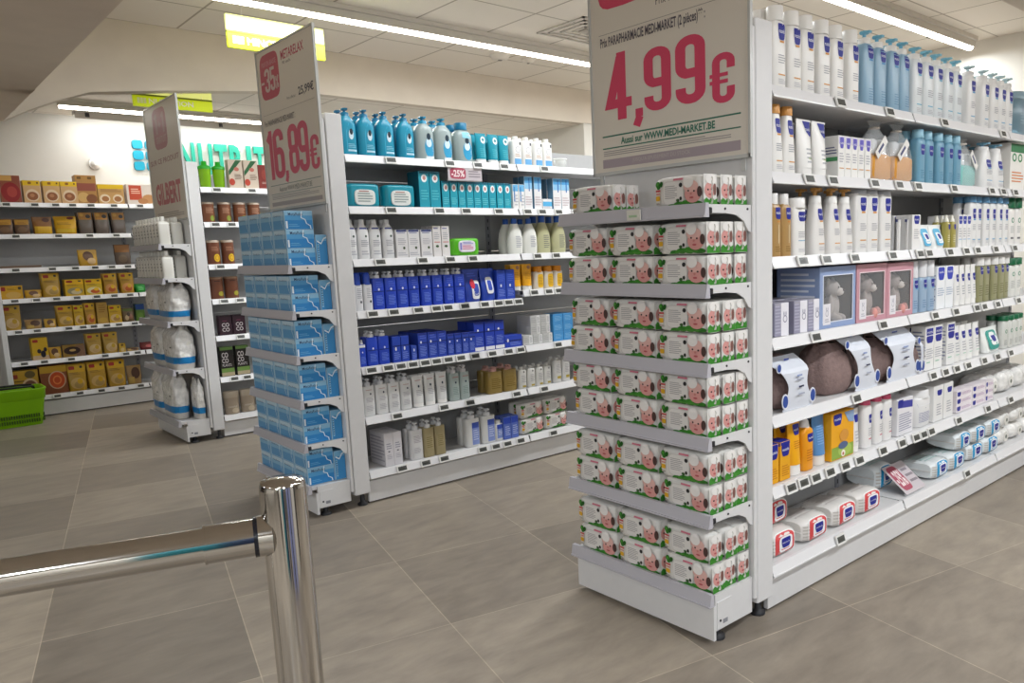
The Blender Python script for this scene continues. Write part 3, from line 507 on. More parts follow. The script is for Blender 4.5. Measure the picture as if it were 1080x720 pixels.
 'wtl': mB('taller white bottle with ochre print', '#dad9d6', [('r', .35, .16, .9, .28, '#b09a3c'), ('l', .25, .4, .85, .8, 6, '#b0aeb0')], cap='small', capcol='#d6d5d2', capw=.2, capf=.1, prof='sq2'),
 'wbxa': dict(t='box', core='tall white carton with soft grey side', cat='box', col='#dfdce0', dep=3.4, F=[('l', .2, .5, .8, .7, 3, '#9a98a8'), ('l', .2, .2, .8, .35, 3, '#b4b2bc'), ('e', .35, .42, .6, .46, '#5a5a6a')], L=[('l', .05, .1, .95, .9, 8, '#b4b0bc')]),
 'wpumpb': mB('white pump bottle beside amber bottles', '#dddcdc', [('l', .2, .55, .8, .8, 5, '#b0a8b0'), ('l', .2, .2, .8, .4, 4, '#b8b6bc')], cap='pump', capcol='#dededf', capw=.26, prof='flat', dep=.6, ex=4, capf=.2),
 'ambp': mB('pale amber gel bottle with white pump', '#bdae84', [('l', .2, .3, .8, .7, 6, '#a09264')], cap='pump', capcol='#dededf', capw=.26, prof='flat', dep=.6, ex=4, capf=.2, trans=.3),
 'wpumpc': mB('white pump bottle with blue label', '#dededc', [('r', .35, .06, .95, .86, '#8496d0'), ('r', .35, .66, .95, .86, '#3e58b4'), ('l', .45, .2, .85, .6, 5, '#c8d0ec')], cap='pump', capcol='#dededf', capw=.26, prof='flat', dep=.6, ex=4, capf=.2),
 'wblb': mB('short white bottle with blue label', '#dededc', [('r', .15, .15, .95, .95, '#7e92d0'), ('r', .15, .70, .95, .95, '#3450b4'), ('l', .3, .3, .85, .6, 4, '#c8d0ec')], cap='small', capcol='#dededf', capw=.3, capf=.16, prof='sq2'),
 'bbxl': dict(t='box', core='blue labelled white carton', cat='box', col='#5a72c4', F=[('r', .02, .7, .98, .98, '#2a48b4'), ('l', .2, .15, .85, .6, 5, '#b8c4ec')]),
 # far gondola
 'shaker': dict(t='shaker', core='lime green shaker cup', cat='shaker', col='#8cc21c'),
 'rbox': dict(t='box', core='pale carton with green ribbon', cat='box', col='#c9b8a6', dep=.6, F=[('p', [(.02, .60), (.55, .98), (.95, .98), (.02, .44)], '#1f5a30'), ('e', .40, .60, .75, .74, '#b8685a'), ('e', .0, .10, .40, .34, '#b03c28'), ('l', .4, .3, .9, .5, 4, '#70584a')]),
 'dred': dict(t='box', core='dark red carton', cat='box', col='#7c2820', dep=.6, F=[('l', .3, .2, .9, .3, 2, '#b89a90'), ('e', .3, .4, .9, .8, '#8c3428')]),
 'can': dict(t='can', core='brown cylindrical snack tin', cat='tin', col='#74452c', F=[('l', .2, .5, .85, .82, 5, '#b48a70'), ('e', .5, .08, .92, .38, '#7a8a2c')]),
 'can2': dict(t='can', core='brown tin with yellow disc', cat='tin', col='#70402a', F=[('l', .2, .6, .85, .82, 3, '#a87a60'), ('e', .35, .12, .92, .48, '#d8b01c'), ('ring', .45, .18, .82, .42, '#c08a20', .6)]),
 'can3': dict(t='can', core='plain brown tin', cat='tin', col='#6c3f2a', capcol='#8a6a50', F=[('l', .25, .86, .8, .93, 1, '#2a1a14'), ('e', .5, .14, .95, .38, '#98902c')]),
 'coco': dict(t='box', core='dark purple carton with CO CO print', cat='box', col='#2c1420', dep=.6, top='#1d0d15', F=[('t', 'CO', .22, .42, .80, .62, '#c8c0c0', .02), ('t', 'CO', .22, .18, .80, .38, '#c8c0c0', .02), ('l', .3, .7, .7, .75, 1, '#8a3a5a')]),
 'cocog': dict(t='box', core='black carton with green landscape print', cat='box', col='#1c1713', dep=.6, top='#5a7a3c', F=[('r', .02, .90, .98, .99, '#5a7a3c'), ('r', .02, .14, .98, .28, '#6a8a44'), ('r', .02, .02, .98, .14, '#a89a7c'), ('t', 'CO', .12, .64, .60, .82, '#c8c0c0', .02), ('t', 'CO', .12, .46, .60, .62, '#c8c0c0', .02), ('t', 'PLANTS', .12, .34, .80, .43, '#c8c0c0')]),
 'tubb': dict(t='tub', core='beige tub with brown label', cat='tub', col='#a59684', capcol='#b3a592', F=[('p', [(.02, .55), (.98, .65), (.98, .25), (.02, .35)], '#3a281e'), ('t', 'coconut', .15, .40, .8, .52, '#d8ccbc'), ('e', .4, .05, .9, .38, '#c4b49c')]),
 # snack wall
 's_pie': dict(t='box', core='carton picturing a dark red pie', cat='snack box', col='#a5743c', dep=.25, F=[('r', 0, .0, 1, .99, '#8a4630'), ('e', .02, .02, 1.3*.74, .75, '#8c1c1c'), ('e', .3, .2, .8, .6, '#a83a30'), ('r', .0, .8, .6, .99, '#c89850')]),
 's_bowl': dict(t='box', core='yellow-topped cereal box with bowl picture', cat='snack box', col='#c08c4c', dep=.3, F=[('r', .0, .0, 1, .78, '#c8a070'), ('r', 0, .78, 1, 1, '#dcb414'), ('R', .3, .84, .5, .95, '#8c5a14'), ('R', .8, .86, .9, .94, '#5a4014'), ('e', .10, .06, .9, .62, '#d8c0a0'), ('e', .18, .12, .82, .50, '#8c5430'), ('e', .35, .26, .62, .42, '#b07850')]),
 's_tall': dict(t='box', core='tall brown cereal box', cat='snack box', col='#a97c40', dep=.35, F=[('R', .1, .86, .3, .95, '#6a4a1c'), ('R', .6, .86, .8, .95, '#6a4a1c'), ('r', .05, .45, .95, .72, '#8c4a38'), ('e', .05, .05, .6, .4, '#c8a060'), ('e', .45, .02, .98, .34, '#7c4a28')]),
 's_wide': dict(t='box', core='wide cereal box with yellow top', cat='snack box', col='#c08c4c', dep=.3, F=[('r', .0, .0, 1, .78, '#c09458'), ('r', 0, .78, 1, 1, '#dcb414'), ('e', .05, .06, .45, .5, '#dcc8a8'), ('e', .12, .12, .40, .4, '#a06a3c'), ('e', .55, .06, .95, .5, '#dcc8a8'), ('e', .6, .12, .88, .4, '#a06a3c'), ('l', .1, .6, .9, .76, 3, '#8c6030')]),
 's_redw': dict(t='box', core='white biscuit box with red panel', cat='snack box', col='#d8ccc0', dep=.3, F=[('r', .08, .22, .5, .95, '#c04a2c'), ('l', .15, .5, .45, .8, 3, '#e8c8b0'), ('e', .5, .05, .95, .5, '#c08c58'), ('e', .35, .02, .7, .3, '#b07848')]),
 's_brn': dict(t='pouch', core='brown snack pouch with ochre band', cat='snack bag', col='#5e4430', F=[('r', .02, .62, .98, .95, '#a87a24'), ('l', .2, .66, .8, .8, 2, '#7a5420'), ('e', .15, .1, .85, .5, '#6e5238')]),
 's_yb': dict(t='pouch', core='brown pouch with yellow foot', cat='snack bag', col='#7c5024', F=[('r', .02, .05, .98, .45, '#c49a1c'), ('e', .5, .7, .9, .95, '#4a2018')]),
 's_yb2': dict(t='pouch', core='plain yellow snack pouch', cat='snack bag', col='#c2941c', F=[('e', .6, .82, .95, .98, '#6a2c1c'), ('l', .1, .5, .8, .66, 2, '#94701c'), ('r', .05, .1, .95, .3, '#ceaa2c')]),
 's_blk': dict(t='pouch', core='grey-brown pouch with orange top', cat='snack bag', col='#574c44', F=[('r', .02, .66, .98, .99, '#9c6a1c'), ('e', .55, .72, .9, .9, '#2c2420'), ('e', .1, .8, .4, .95, '#b88a2c')]),
 's_low': dict(t='pouch', core='slumped yellow snack bag', cat='snack bag', col='#c09428', F=[('e', .2, .3, .8, .9, '#5c3c24'), ('e', .4, .1, .9, .5, '#c8a878')]),
 's_low2': dict(t='pouch', core='slumped beige snack bag', cat='snack bag', col='#9c7c4c', F=[('e', .3, .3, .95, .9, '#4c3020'), ('r', .05, .05, .5, .4, '#b8984c')]),
 's_lowb': dict(t='box', core='low yellow biscuit box', cat='snack box', col='#c8981c', dep=.4, F=[('R', .02, .62, .22, .92, '#8c2418'), ('R', .8, .7, .94, .92, '#3a3014'), ('e', .2, .05, .9, .55, '#c8a050'), ('l', .3, .65, .7, .85, 2, '#8c6a14')]),
 's_bag': dict(t='pouch', core='clear bag of brown snacks', cat='snack bag', col='#5c4c40', F=[('r', .02, .62, .98, .98, '#8c5c28'), ('e', .2, .1, .8, .5, '#6c5a48')]),
 's_bag2': dict(t='pouch', core='large yellow bag with logo', cat='snack bag', col='#b8902c', F=snackF(art='#c8a460', art2='#a88a50', top='#cea21c')),
 's_bag3': dict(t='pouch', core='yellow bag with orange picture', cat='snack bag', col='#b88c28', F=snackF(art='#c88c50', art2='#b0582c', top='#cea21c')),
 's_bag4': dict(t='pouch', core='yellow bag with wheat picture', cat='snack bag', col='#b08c38', F=snackF(art='#c4a878', art2='#b89868', top='#b08c20')),
 's_box': dict(t='box', core='yellow box with grey bowl', cat='snack box', col='#c8a01c', dep=.3, F=snackF(art='#8c8464', art2='#c8b890')),
 's_box2': dict(t='box', core='yellow box with orange slices', cat='snack box', col='#ccaa28', dep=.3, F=snackF(art='#d8cc9c', art2='#c05a28')),
 's_box3': dict(t='box', core='yellow box with almond picture', cat='snack box', col='#c49c28', dep=.4, F=snackF(art='#c8a878', art2='#a07840', top='#ccac20')),
 's_slim': dict(t='box', core='slim ochre box', cat='snack box', col='#a8843c', dep=.4, F=[('l', .2, .5, .8, .9, 4, '#8c6828'), ('e', .1, .05, .9, .3, '#b8943c')]),
 's_grn': dict(t='pouch', core='green snack bag', cat='snack bag', col='#1c8a2c', F=[('l', .2, .2, .8, .7, 3, '#6ac46c')]),
 's_grn2': dict(t='box', core='green box with blue top', cat='snack box', col='#4c6a28', dep=.4, F=[('r', .0, .66, 1, .99, '#1c3c78'), ('e', .2, .1, .8, .5, '#5a7a30')]),
 's_brn2': dict(t='pouch', core='bag of mixed nuts with green top', cat='snack bag', col='#6a5434', F=[('r', .05, .8, .95, .97, '#5a6a2c'), ('e', .15, .1, .5, .5, '#b09a74'), ('e', .5, .2, .85, .6, '#8a5a44'), ('e', .35, .4, .65, .7, '#3c2c1c')]),
 's_dark': dict(t='box', core='yellow box picturing dark berries', cat='snack box', col='#c8a01c', dep=.3, F=[('R', .08, .80, .42, .93, '#9c2a1c'), ('r', 0, 0, 1, .2, '#b89c7c'), ('e', .50, .10, .82, .42, '#1c1620'), ('e', .3, .3, .55, .5, '#2c2024'), ('e', .7, .36, .92, .56, '#241a24')]),
 's_choc': dict(t='box', core='ochre box with chocolate bar', cat='snack box', col='#8c6c2c', dep=.3, F=[('r', .6, 0, 1, .95, '#7a5a44'), ('e', .05, .2, .8, .85, '#2c1814'), ('e', .3, .45, .6, .65, '#b8985c')]),
 's_tiny': dict(t='box', core='tiny yellow snack box', cat='snack box', col='#b8942c', dep=.5, F=[('R', .3, .7, .7, .9, '#5a4018'), ('e', .2, .1, .8, .5, '#c8b07c')]),
 's_red': dict(t='pouch', core='slumped dark red bag', cat='snack bag', col='#6a2428', F=[('e', .3, .3, .8, .7, '#a84c4c')]),
 's_boxb': dict(t='box', core='yellow flan box with tart picture', cat='snack box', col='#b08820', dep=.2, F=[('R', .06, .72, .24, .88, '#8c3018'), ('l', .1, .55, .6, .66, 1, '#6a5014'), ('e', .35, .04, .98, .70, '#c4a880'), ('e', .42, .1, .92, .62, '#6a4630'), ('e', .5, .7, .9, .98, '#5a4a20')]),
 's_boxc': dict(t='box', core='brown box picturing an orange tart', cat='snack box', col='#7a4424', dep=.2, F=[('r', .0, .75, 1, .99, '#b08820'), ('e', .28, .16, .95, .80, '#b89878'), ('e', .33, .2, .9, .76, '#b8481c'), ('ring', .45, .32, .78, .64, '#d87a3c', .7)]),
}
def wipes(sp, w_, h_):
    """soft pack lying flat: rounded ring lid on its sloping front"""
    d = .19; m = MB(); R = []; col = mt(sp['col'], .25); XQ = 4.5
    rnd = random.Random(11)
    for i in range(13):
        t = -1+2*i/12; s = 1-.22*abs(t)**6; j = rnd.uniform(-.002, .002)
        R.append([(t*w_/2, y*s, h_*.5+z*s*1.0+j) for y, z in [(yy, zz*(1-.35*max(0, yy/(d/2)))) for yy, zz in sec(d/2, h_/2, XQ, 24)]])
    m.loft(R, col)
    c = MB()
    for s in (-1, 1): c.box(min(s*w_/2, s*(w_/2+.008)), -d*.4, h_*.5-.0015, max(s*w_/2, s*(w_/2+.008)), d*.4, h_*.5+.0015, mt('#dcd9d6', .3))
    pf = lambda x, z, e: (x, -d/2*(max(0, 1-(min(1, abs(z-h_/2)/(h_/2)))**XQ))**(1/XQ)*(1-.22*(abs(x)/(w_/2))**6)-e-.0015, z)
    red = sp['t'] == 'wipeR'
    l = MB(); q = '#d64a4c' if red else '#1f9ad0'
    decorate(l, [('R', .12, .04, .88, .96, '#f2f2f0'), ('R', .16, .06, .84, .94, q), ('R', .29, .20, .76, .82, '#f4f4f6')], w_, h_, pf, .002)
    b = MB(); decorate(b, [('S', .36, .36, .68, .76, NAVY), ('t', 'mustela', .39, .54, .65, .61, '#f4f4f8')], w_, h_, pf, .0035)
    n = MB(); decorate(n, [('l', .02, .1, .18, .8, 5, '#c8c2bc'), ('l', .84, .15, .98, .6, 4, '#c8c2bc' if red else '#a8c8d8')], w_, h_, pf, .001)
    tp = lambda x, z, e: (x, z, h_*.5+h_*.5*(max(0, 1-(min(1, abs(z)/(d/2)))**XQ))**(1/XQ)*(1-.35*max(0, z/(d/2)))*(1-.22*(abs(x)/(w_/2))**6)+e)
    decorate(n, [('l', .1, -.25, .9, .35, 5, '#c4bcb8' if red else '#a9c4c0')], w_, d, tp, .002)
    return [('wrapper', m.mesh('pack_wrapper')), ('crimped_end', c.mesh('pack_crimp')), ('lid', l.mesh('pack_lid')), ('badge', b.mesh('pack_badge')), ('printed_label', n.mesh('pack_print'))]
BUILD['wipeR'] = wipes; BUILD['wipeB'] = wipes
_bp = BUILD['pack']
def pack_plus(sp, w_, h_):
    P = _bp(sp, w_, h_)
    if sp.get('plus'):
        u0, v0, u1, v1, _ = sp['lid']; m2 = MB(); d = sp['d']
        F = [('l', u0+.08, v0+.15*(v1-v0), u1-.08, v0+.8*(v1-v0), 4, '#8c9a98')] if sp['plus'] == 1 else [('l', u0+.12, v0+.2*(v1-v0), u1-.08, v0+.6*(v1-v0), 3, '#d85a8a'), ('r', u0+.04, v0+.2*(v1-v0), u0+.10, v0+.8*(v1-v0), '#8c8ad0'), ('l', u0+.14, v0+.66*(v1-v0), u1-.08, v0+.9*(v1-v0), 2, '#8a8ad4')]
        if sp['plus'] == 1: F.append(('l', u0+.12, v0+.78*(v1-v0), u1-.12, v0+.95*(v1-v0), 1, '#b07a74'))
        decorate(m2, F, w_, h_, lambda x, z, e: (x, -d/2-.0058-e, z)); P.append(('lid_print', m2.mesh('lid_print')))
    return P
BUILD['pack'] = pack_plus

PROTO = {}
def parts_of(key, sp, w_, h_):
    k = (key, round(w_, 3), round(h_, 3))
    if k not in PROTO: PROTO[k] = BUILD[sp['t']](sp, w_, h_)
    return PROTO[k]
NAME = {'bottle': 'plastic_bottle', 'tube': 'cream_tube', 'box': 'carton_box', 'pack': 'wipes_pack', 'pouch': 'stand_up_pouch', 'gift': 'gift_bag', 'shaker': 'shaker_cup', 'can': 'snack_tin', 'tub': 'food_tub', 'wipeR': 'wipes_pack', 'wipeB': 'wipes_pack'}
def put(key, sp, w_, h_, loc, rz, label, group, name=None):
    r = empty(name or NAME[sp['t']], label, sp['cat'], loc, rz, group)
    for pn, me in parts_of(key, sp, w_, h_):
        o = bpy.data.objects.new(pn, me); COL.objects.link(o); o.parent = r
    return r
ORD = ['zeroth', 'first', 'second', 'third', 'fourth', 'fifth', 'sixth', 'seventh', 'eighth', 'ninth', 'tenth', 'eleventh', 'twelfth', 'thirteenth']
SHN = {'1': 'top shelf', '2': 'second shelf', '3': 'third shelf', '4': 'fourth shelf', '5': 'fifth shelf', '6': 'sixth shelf', '7': 'bottom shelf'}
ROWS={
 'S1':(1.7,1.945,[('mcap',2.441,2.539,0.286),('mcap',2.543,2.645,0.286),('mcap',2.64,2.725,0.28),('mcap',2.729,2.848,0.283),('mcap',2.848,2.945,0.284),('mcap',2.952,3.071,0.287),('mblue',3.074,3.182,0.301),('mblue',3.187,3.292,0.302),('mblue',3.297,3.391,0.302),('mblue',3.397,3.485,0.302),('mclear',3.502,3.63,0.299),('mclear',3.63,3.714,0.303),('mclear',3.717,3.839,0.3),('mclear',3.843,3.941,0.298),('mclear',3.941,4.049,0.295),('mlot',4.057,4.249,0.289),('mlot',4.249,4.388,0.294),('mlot',4.388,4.5,0.299),('mlot',4.505,4.588,0.296),('mlot',4.597,4.704,0.297),('clearbag',4.721,5.065,0.25)]),
 'S2':(1.7,1.65,[('morange',2.449,2.519,0.243),('morange',2.523,2.608,0.244),('mtube',2.632,2.734,0.21),('mtube',2.74,2.833,0.21),('mbox',2.882,2.932,0.161),('mbox',2.932,2.983,0.163),('mbox',2.983,3.035,0.163),('mbox',3.035,3.088,0.164),('mbox',3.09,3.143,0.164),('gbagO',3.152,3.383,0.27),('gbagO',3.376,3.553,0.242),('mblue2',3.564,3.659,0.242),('mblue2',3.664,3.759,0.241),('mblue2',3.766,3.873,0.246),('mblue2',3.881,3.972,0.241),('mblue2',3.977,4.043,0.239),('gbagM',4.046,4.262,0.242),('mlot2',4.287,4.487,0.235),('mlot2',4.496,4.605,0.239),('gbox',4.67,4.874,0.26)]),
 'S3':(1.7,1.35,[('oil',2.443,2.496,0.23),('oil',2.499,2.581,0.229),('mcap2',2.584,2.671,0.216),('morange2',2.701,2.838,0.267),('morange2',2.84,2.923,0.265),('morange2',2.928,3.032,0.267),('mblock',3.034,3.129,0.271),('mblock',3.131,3.226,0.273),('mblock',3.23,3.351,0.277),('mbox2',3.361,3.437,0.14),('mbox2',3.356,3.43,0.137),('mbox2',3.436,3.512,0.137),('mbox3',3.528,3.61,0.158),('mpackb',3.624,3.769,0.116),('mpackb',3.777,3.9,0.11),('spray',3.902,3.949,0.163),('spray',3.957,4.011,0.157),('mbox4',4.023,4.07,0.161),('mbox4',4.074,4.12,0.161),('mbox4',4.124,4.173,0.161),('mlot3',4.182,4.251,0.244),('mlot3',4.255,4.332,0.246),('mlot3',4.341,4.427,0.251),('mlot3',4.444,4.517,0.263),('mlot3',4.522,4.608,0.264),('mlot3',4.618,4.704,0.266),('gcap',4.712,4.791,0.262),('gcap',4.801,4.891,0.264)]),
 'S4':(1.7,1.055,[('lbox',2.431,2.559,0.126),('lbox',2.563,2.681,0.122),('lbox',2.683,2.749,0.123),('bbear',2.751,3.027,0.24),('pbear',3.04,3.301,0.243),('pbear',3.297,3.545,0.238),('mlblue',3.548,3.641,0.24),('mlblue',3.644,3.709,0.242),('mlblue',3.715,3.792,0.243),('mwide',3.798,3.888,0.207),('mwide',3.891,3.989,0.209),('mtube2',4.032,4.098,0.208),('mtube2',4.105,4.163,0.204),('mtube2',4.169,4.226,0.203),('mtube2',4.231,4.289,0.201),('molive',4.295,4.378,0.246),('molive',4.384,4.47,0.245),('molive',4.476,4.572,0.246),('molive',4.581,4.652,0.22),('molive',4.661,4.73,0.221),('gcap2',4.74,4.829,0.215),('gcap2',4.839,4.93,0.223)]),
 'S5':(1.7,0.765,[('pouch',2.413,2.549,0.182),('pouch',2.653,2.967,0.269),('pouch',3.077,3.372,0.229),('pouch',3.482,3.675,0.203),('m2sq',3.691,3.783,0.216),('m2sq',3.786,3.882,0.211),('m2sq',3.931,4.023,0.218),('mtube3',4.035,4.121,0.216),('mtube3',4.13,4.198,0.188),('mtube3',4.205,4.283,0.185),('mtube3',4.295,4.392,0.148),('gpack',4.438,4.679,0.135),('gcap3',4.686,4.755,0.188),('gcap3',4.761,4.828,0.186),('gcap3',4.834,4.902,0.184),('gcap3',4.907,4.979,0.182)]),
 'S6':(1.7,0.492,[('ybox',2.419,2.465,0.145),('ybox',2.473,2.566,0.161),('ytube',2.568,2.653,0.207),('yspray',2.658,2.737,0.219),('btube',2.752,2.844,0.207),('ychild',2.849,3.035,0.2),('mtube4',3.04,3.101,0.19),('mpink',3.107,3.231,0.216),('mpink',3.236,3.305,0.209),('mpink',3.308,3.394,0.209),('mvio',3.419,3.584,0.171),('mtub',3.634,3.801,0.18),('mwh',3.804,3.905,0.2),('mwh',3.913,4.028,0.16),('mlong',4.081,4.281,0.091),('mlong',4.283,4.458,0.084),('mlong',4.46,4.568,0.085)]),
 'S7':(1.7,0.182,[('wred',2.449,2.6,0.107),('wred',2.651,2.86,0.095),('wred',2.894,3.096,0.09),('wred',3.104,3.328,0.099),('wblue',3.824,4.025,0.09),('wblue',4.04,4.221,0.089),('wblue',4.29,4.469,0.091),('wblue',4.487,4.675,0.098)]),
 'T1':(4.15,1.945,[('ublue',1.987,2.082,0.254),('ublue',2.085,2.2,0.25),('ublue',2.202,2.319,0.25),('ublue',2.323,2.448,0.251),('uclear',2.452,2.569,0.249),('uclear',2.574,2.704,0.245),('uclear2',2.708,2.839,0.232),('utube',2.845,2.952,0.176),('utube',2.955,3.031,0.181),('utube',3.035,3.114,0.183),('ucal',3.133,3.202,0.177),('ucal',3.21,3.296,0.179),('ucal',3.304,3.381,0.183),('ucal',3.386,3.464,0.185)]),
 'T2':(4.15,1.67,[('upack',1.991,2.211,0.128),('upack',2.216,2.429,0.128),('utall',2.438,2.508,0.208),('utall',2.51,2.581,0.208),('usm',2.59,2.643,0.15),('usm',2.646,2.7,0.152),('usm',2.703,2.757,0.154),('usm',2.759,2.814,0.156),('usm',2.817,2.867,0.156),('usm',2.872,2.923,0.158),('usm',2.928,2.98,0.16),('usm',2.986,3.039,0.162),('usm',3.042,3.096,0.163),('wb1',3.109,3.156,0.153),('wb1',3.159,3.204,0.155),('wb2',3.207,3.267,0.206),('wb2',3.281,3.349,0.209),('wb3',3.351,3.432,0.067),('wb2',3.444,3.514,0.203),('wb2',3.515,3.588,0.205)]),
 'T3':(4.15,1.385,[('wbl',1.972,2.033,0.217),('wbl',2.036,2.114,0.219),('wbl',2.115,2.185,0.217),('wbl',2.189,2.269,0.217),('wbx',2.269,2.342,0.162),('wbx',2.344,2.421,0.159),('wbx',2.428,2.505,0.158),('wbx2',2.51,2.563,0.181),('wbx2',2.567,2.625,0.179),('gwipe',2.634,2.856,0.107),('uwb',3.078,3.194,0.229),('uwb',3.199,3.308,0.223),('uyb',3.314,3.427,0.247),('uyb',3.438,3.563,0.25)]),
 'T4':(4.15,1.1,[('bcapw',1.993,2.046,0.217),('bcapw',2.05,2.105,0.207),('bpump',2.108,2.178,0.213),('bpump',2.182,2.252,0.214),('bpump',2.256,2.324,0.213),('bpump',2.328,2.406,0.211),('bpump',2.41,2.488,0.212),('bpump',2.491,2.56,0.212),('bpump',2.564,2.64,0.212),('bpump',2.642,2.716,0.211),('bpouch',2.718,2.842,0.2),('bpouch2',2.843,2.951,0.2),('bbox',2.956,3.017,0.192),('bbox',3.02,3.095,0.182)]),
 'T4b':(4.15,1.15,[('ytb',3.083,3.162,0.169),('ytb',3.166,3.249,0.166),('ypb',3.257,3.349,0.148),('ypb',3.353,3.426,0.148),('ypb',3.433,3.51,0.147)]),
 'T5':(4.15,0.787,[('bpumps',1.995,2.039,0.151),('bpump2',2.044,2.113,0.193),('bpump2',2.115,2.187,0.194),('bbx1',2.199,2.249,0.152),('bbx1',2.252,2.306,0.146),('bbx0',2.318,2.353,0.086),('bbx2',2.362,2.43,0.155),('bbx2',2.432,2.493,0.154),('bbx2',2.497,2.556,0.153),('bbx3',2.561,2.613,0.129),('bbx3',2.614,2.667,0.128),('bbx3',2.669,2.717,0.131),('bbx3',2.719,2.764,0.13),('bbx4',2.76,2.831,0.185),('bbx4',2.837,2.914,0.183),('bbx4',2.915,2.988,0.18),('bflat',2.989,3.129,0.077),('lsm',3.27,3.402,0.099),('lbl',3.408,3.469,0.121),('lbl',3.472,3.538,0.115)]),
 'T6':(4.15,0.502,[('wpump',1.998,2.072,0.216),('wpump',2.078,2.15,0.213),('wpump',2.152,2.228,0.214),('wpump',2.232,2.309,0.212),('wtube',2.313,2.392,0.187),('wtube',2.397,2.471,0.188),('wtube',2.481,2.557,0.189),('wclear',2.569,2.638,0.213),('wclear',2.641,2.709,0.212),('amber',2.852,2.96,0.177),('amber',2.965,3.084,0.166),('wsm',3.095,3.158,0.149),('wsm',3.166,3.229,0.145),('wsm',3.235,3.303,0.14),('wsm',3.309,3.375,0.14),('wtl',3.385,3.47,0.184),('wtl',3.476,3.533,0.157)]),
 'T7':(4.15,0.188,[('wbxa',2.102,2.159,0.195),('wbxa',2.159,2.214,0.194),('wpumpb',2.276,2.361,0.225),('ambp',2.364,2.433,0.223),('ambp',2.437,2.515,0.223),('wpumpc',2.66,2.78,0.222),('wpumpc',2.795,2.885,0.223),('wblb',2.886,2.949,0.134),('bbxl',2.949,3.0,0.148),('bbxl',3.003,3.068,0.144)]),
 'U1':(6.66,1.965,[('shaker',2.027,2.118,0.201),('shaker',2.12,2.229,0.204),('rbox',2.231,2.343,0.221),('rbox',2.35,2.459,0.22),('dred',2.461,2.539,0.189)]),
 'U2':(6.66,1.7,[('can',2.027,2.108,0.152),('can',2.14,2.24,0.154),('can',2.253,2.356,0.159),('can',2.362,2.465,0.16)]),
 'U3':(6.66,1.375,[('can2',2.032,2.121,0.189),('can2',2.133,2.235,0.188)]),
 'U4':(6.66,1.105,[('can3',2.025,2.119,0.174),('can3',2.125,2.244,0.169)]),
 'U5':(6.66,0.815,[('coco',2.04,2.148,0.161),('coco',2.154,2.244,0.153)]),
 'U6':(6.66,0.485,[('cocog',2.028,2.131,0.238),('cocog',2.147,2.251,0.234)]),
 'U7':(6.66,0.175,[('tubb',2.023,2.161,0.188),('tubb',2.168,2.268,0.178)]),
 'W1':(9.05,1.985,[('s_pie',1.053,1.208,0.243),('s_bowl',1.211,1.367,0.21),('s_bowl',1.371,1.508,0.218),('s_bowl',1.511,1.643,0.179),('s_tall',1.632,1.807,0.266),('s_wide',1.81,2.033,0.186),('s_redw',2.051,2.319,0.194)]),
 'W2':(9.05,1.7,[('s_brn',0.995,1.109,0.141),('s_brn',1.112,1.246,0.141),('s_yb',1.255,1.419,0.16),('s_yb2',1.424,1.61,0.166),('s_blk',1.615,1.747,0.204),('s_blk',1.752,1.876,0.205),('s_blk',1.883,2.033,0.206)]),
 'W3':(9.05,1.395,[('s_low',1.576,1.749,0.154),('s_bag',1.885,2.033,0.198)]),
 'W4':(9.05,1.115,[('s_lowb',0.949,1.116,0.121),('s_low',1.126,1.264,0.075),('s_bag2',1.262,1.416,0.223),('s_box',1.441,1.598,0.157),('s_box2',1.604,1.749,0.153),('s_bag3',1.759,1.888,0.18),('s_bag3',1.904,2.028,0.219),('s_grn',2.033,2.127,0.083)]),
 'W5':(9.05,0.83,[('s_bag4',0.937,1.079,0.226),('s_low2',1.095,1.232,0.087),('s_low',1.242,1.34,0.082),('s_bag2',1.346,1.494,0.197),('s_box3',1.485,1.567,0.193),('s_bag3',1.575,1.668,0.207),('s_slim',1.673,1.768,0.207),('s_box3',1.775,1.885,0.171),('s_brn2',1.891,1.999,0.133),('s_grn2',2.009,2.089,0.171)]),
 'W6':(9.05,0.535,[('s_dark',1.119,1.249,0.206),('s_low',1.247,1.35,0.107),('s_choc',1.355,1.54,0.116),('s_bag4',1.55,1.694,0.207),('s_bag4',1.698,1.826,0.2),('s_tiny',1.826,1.884,0.086),('s_low2',1.892,2.004,0.03),('s_red',2.012,2.173,0.075)]),
 'W7':(9.05,0.2,[('s_boxb',0.933,1.143,0.249),('s_boxc',1.15,1.369,0.271),('s_bag2',1.364,1.531,0.267),('s_bag2',1.53,1.701,0.26),('s_bag2',1.702,1.862,0.249),('s_low2',1.865,1.999,0.188)]),
}
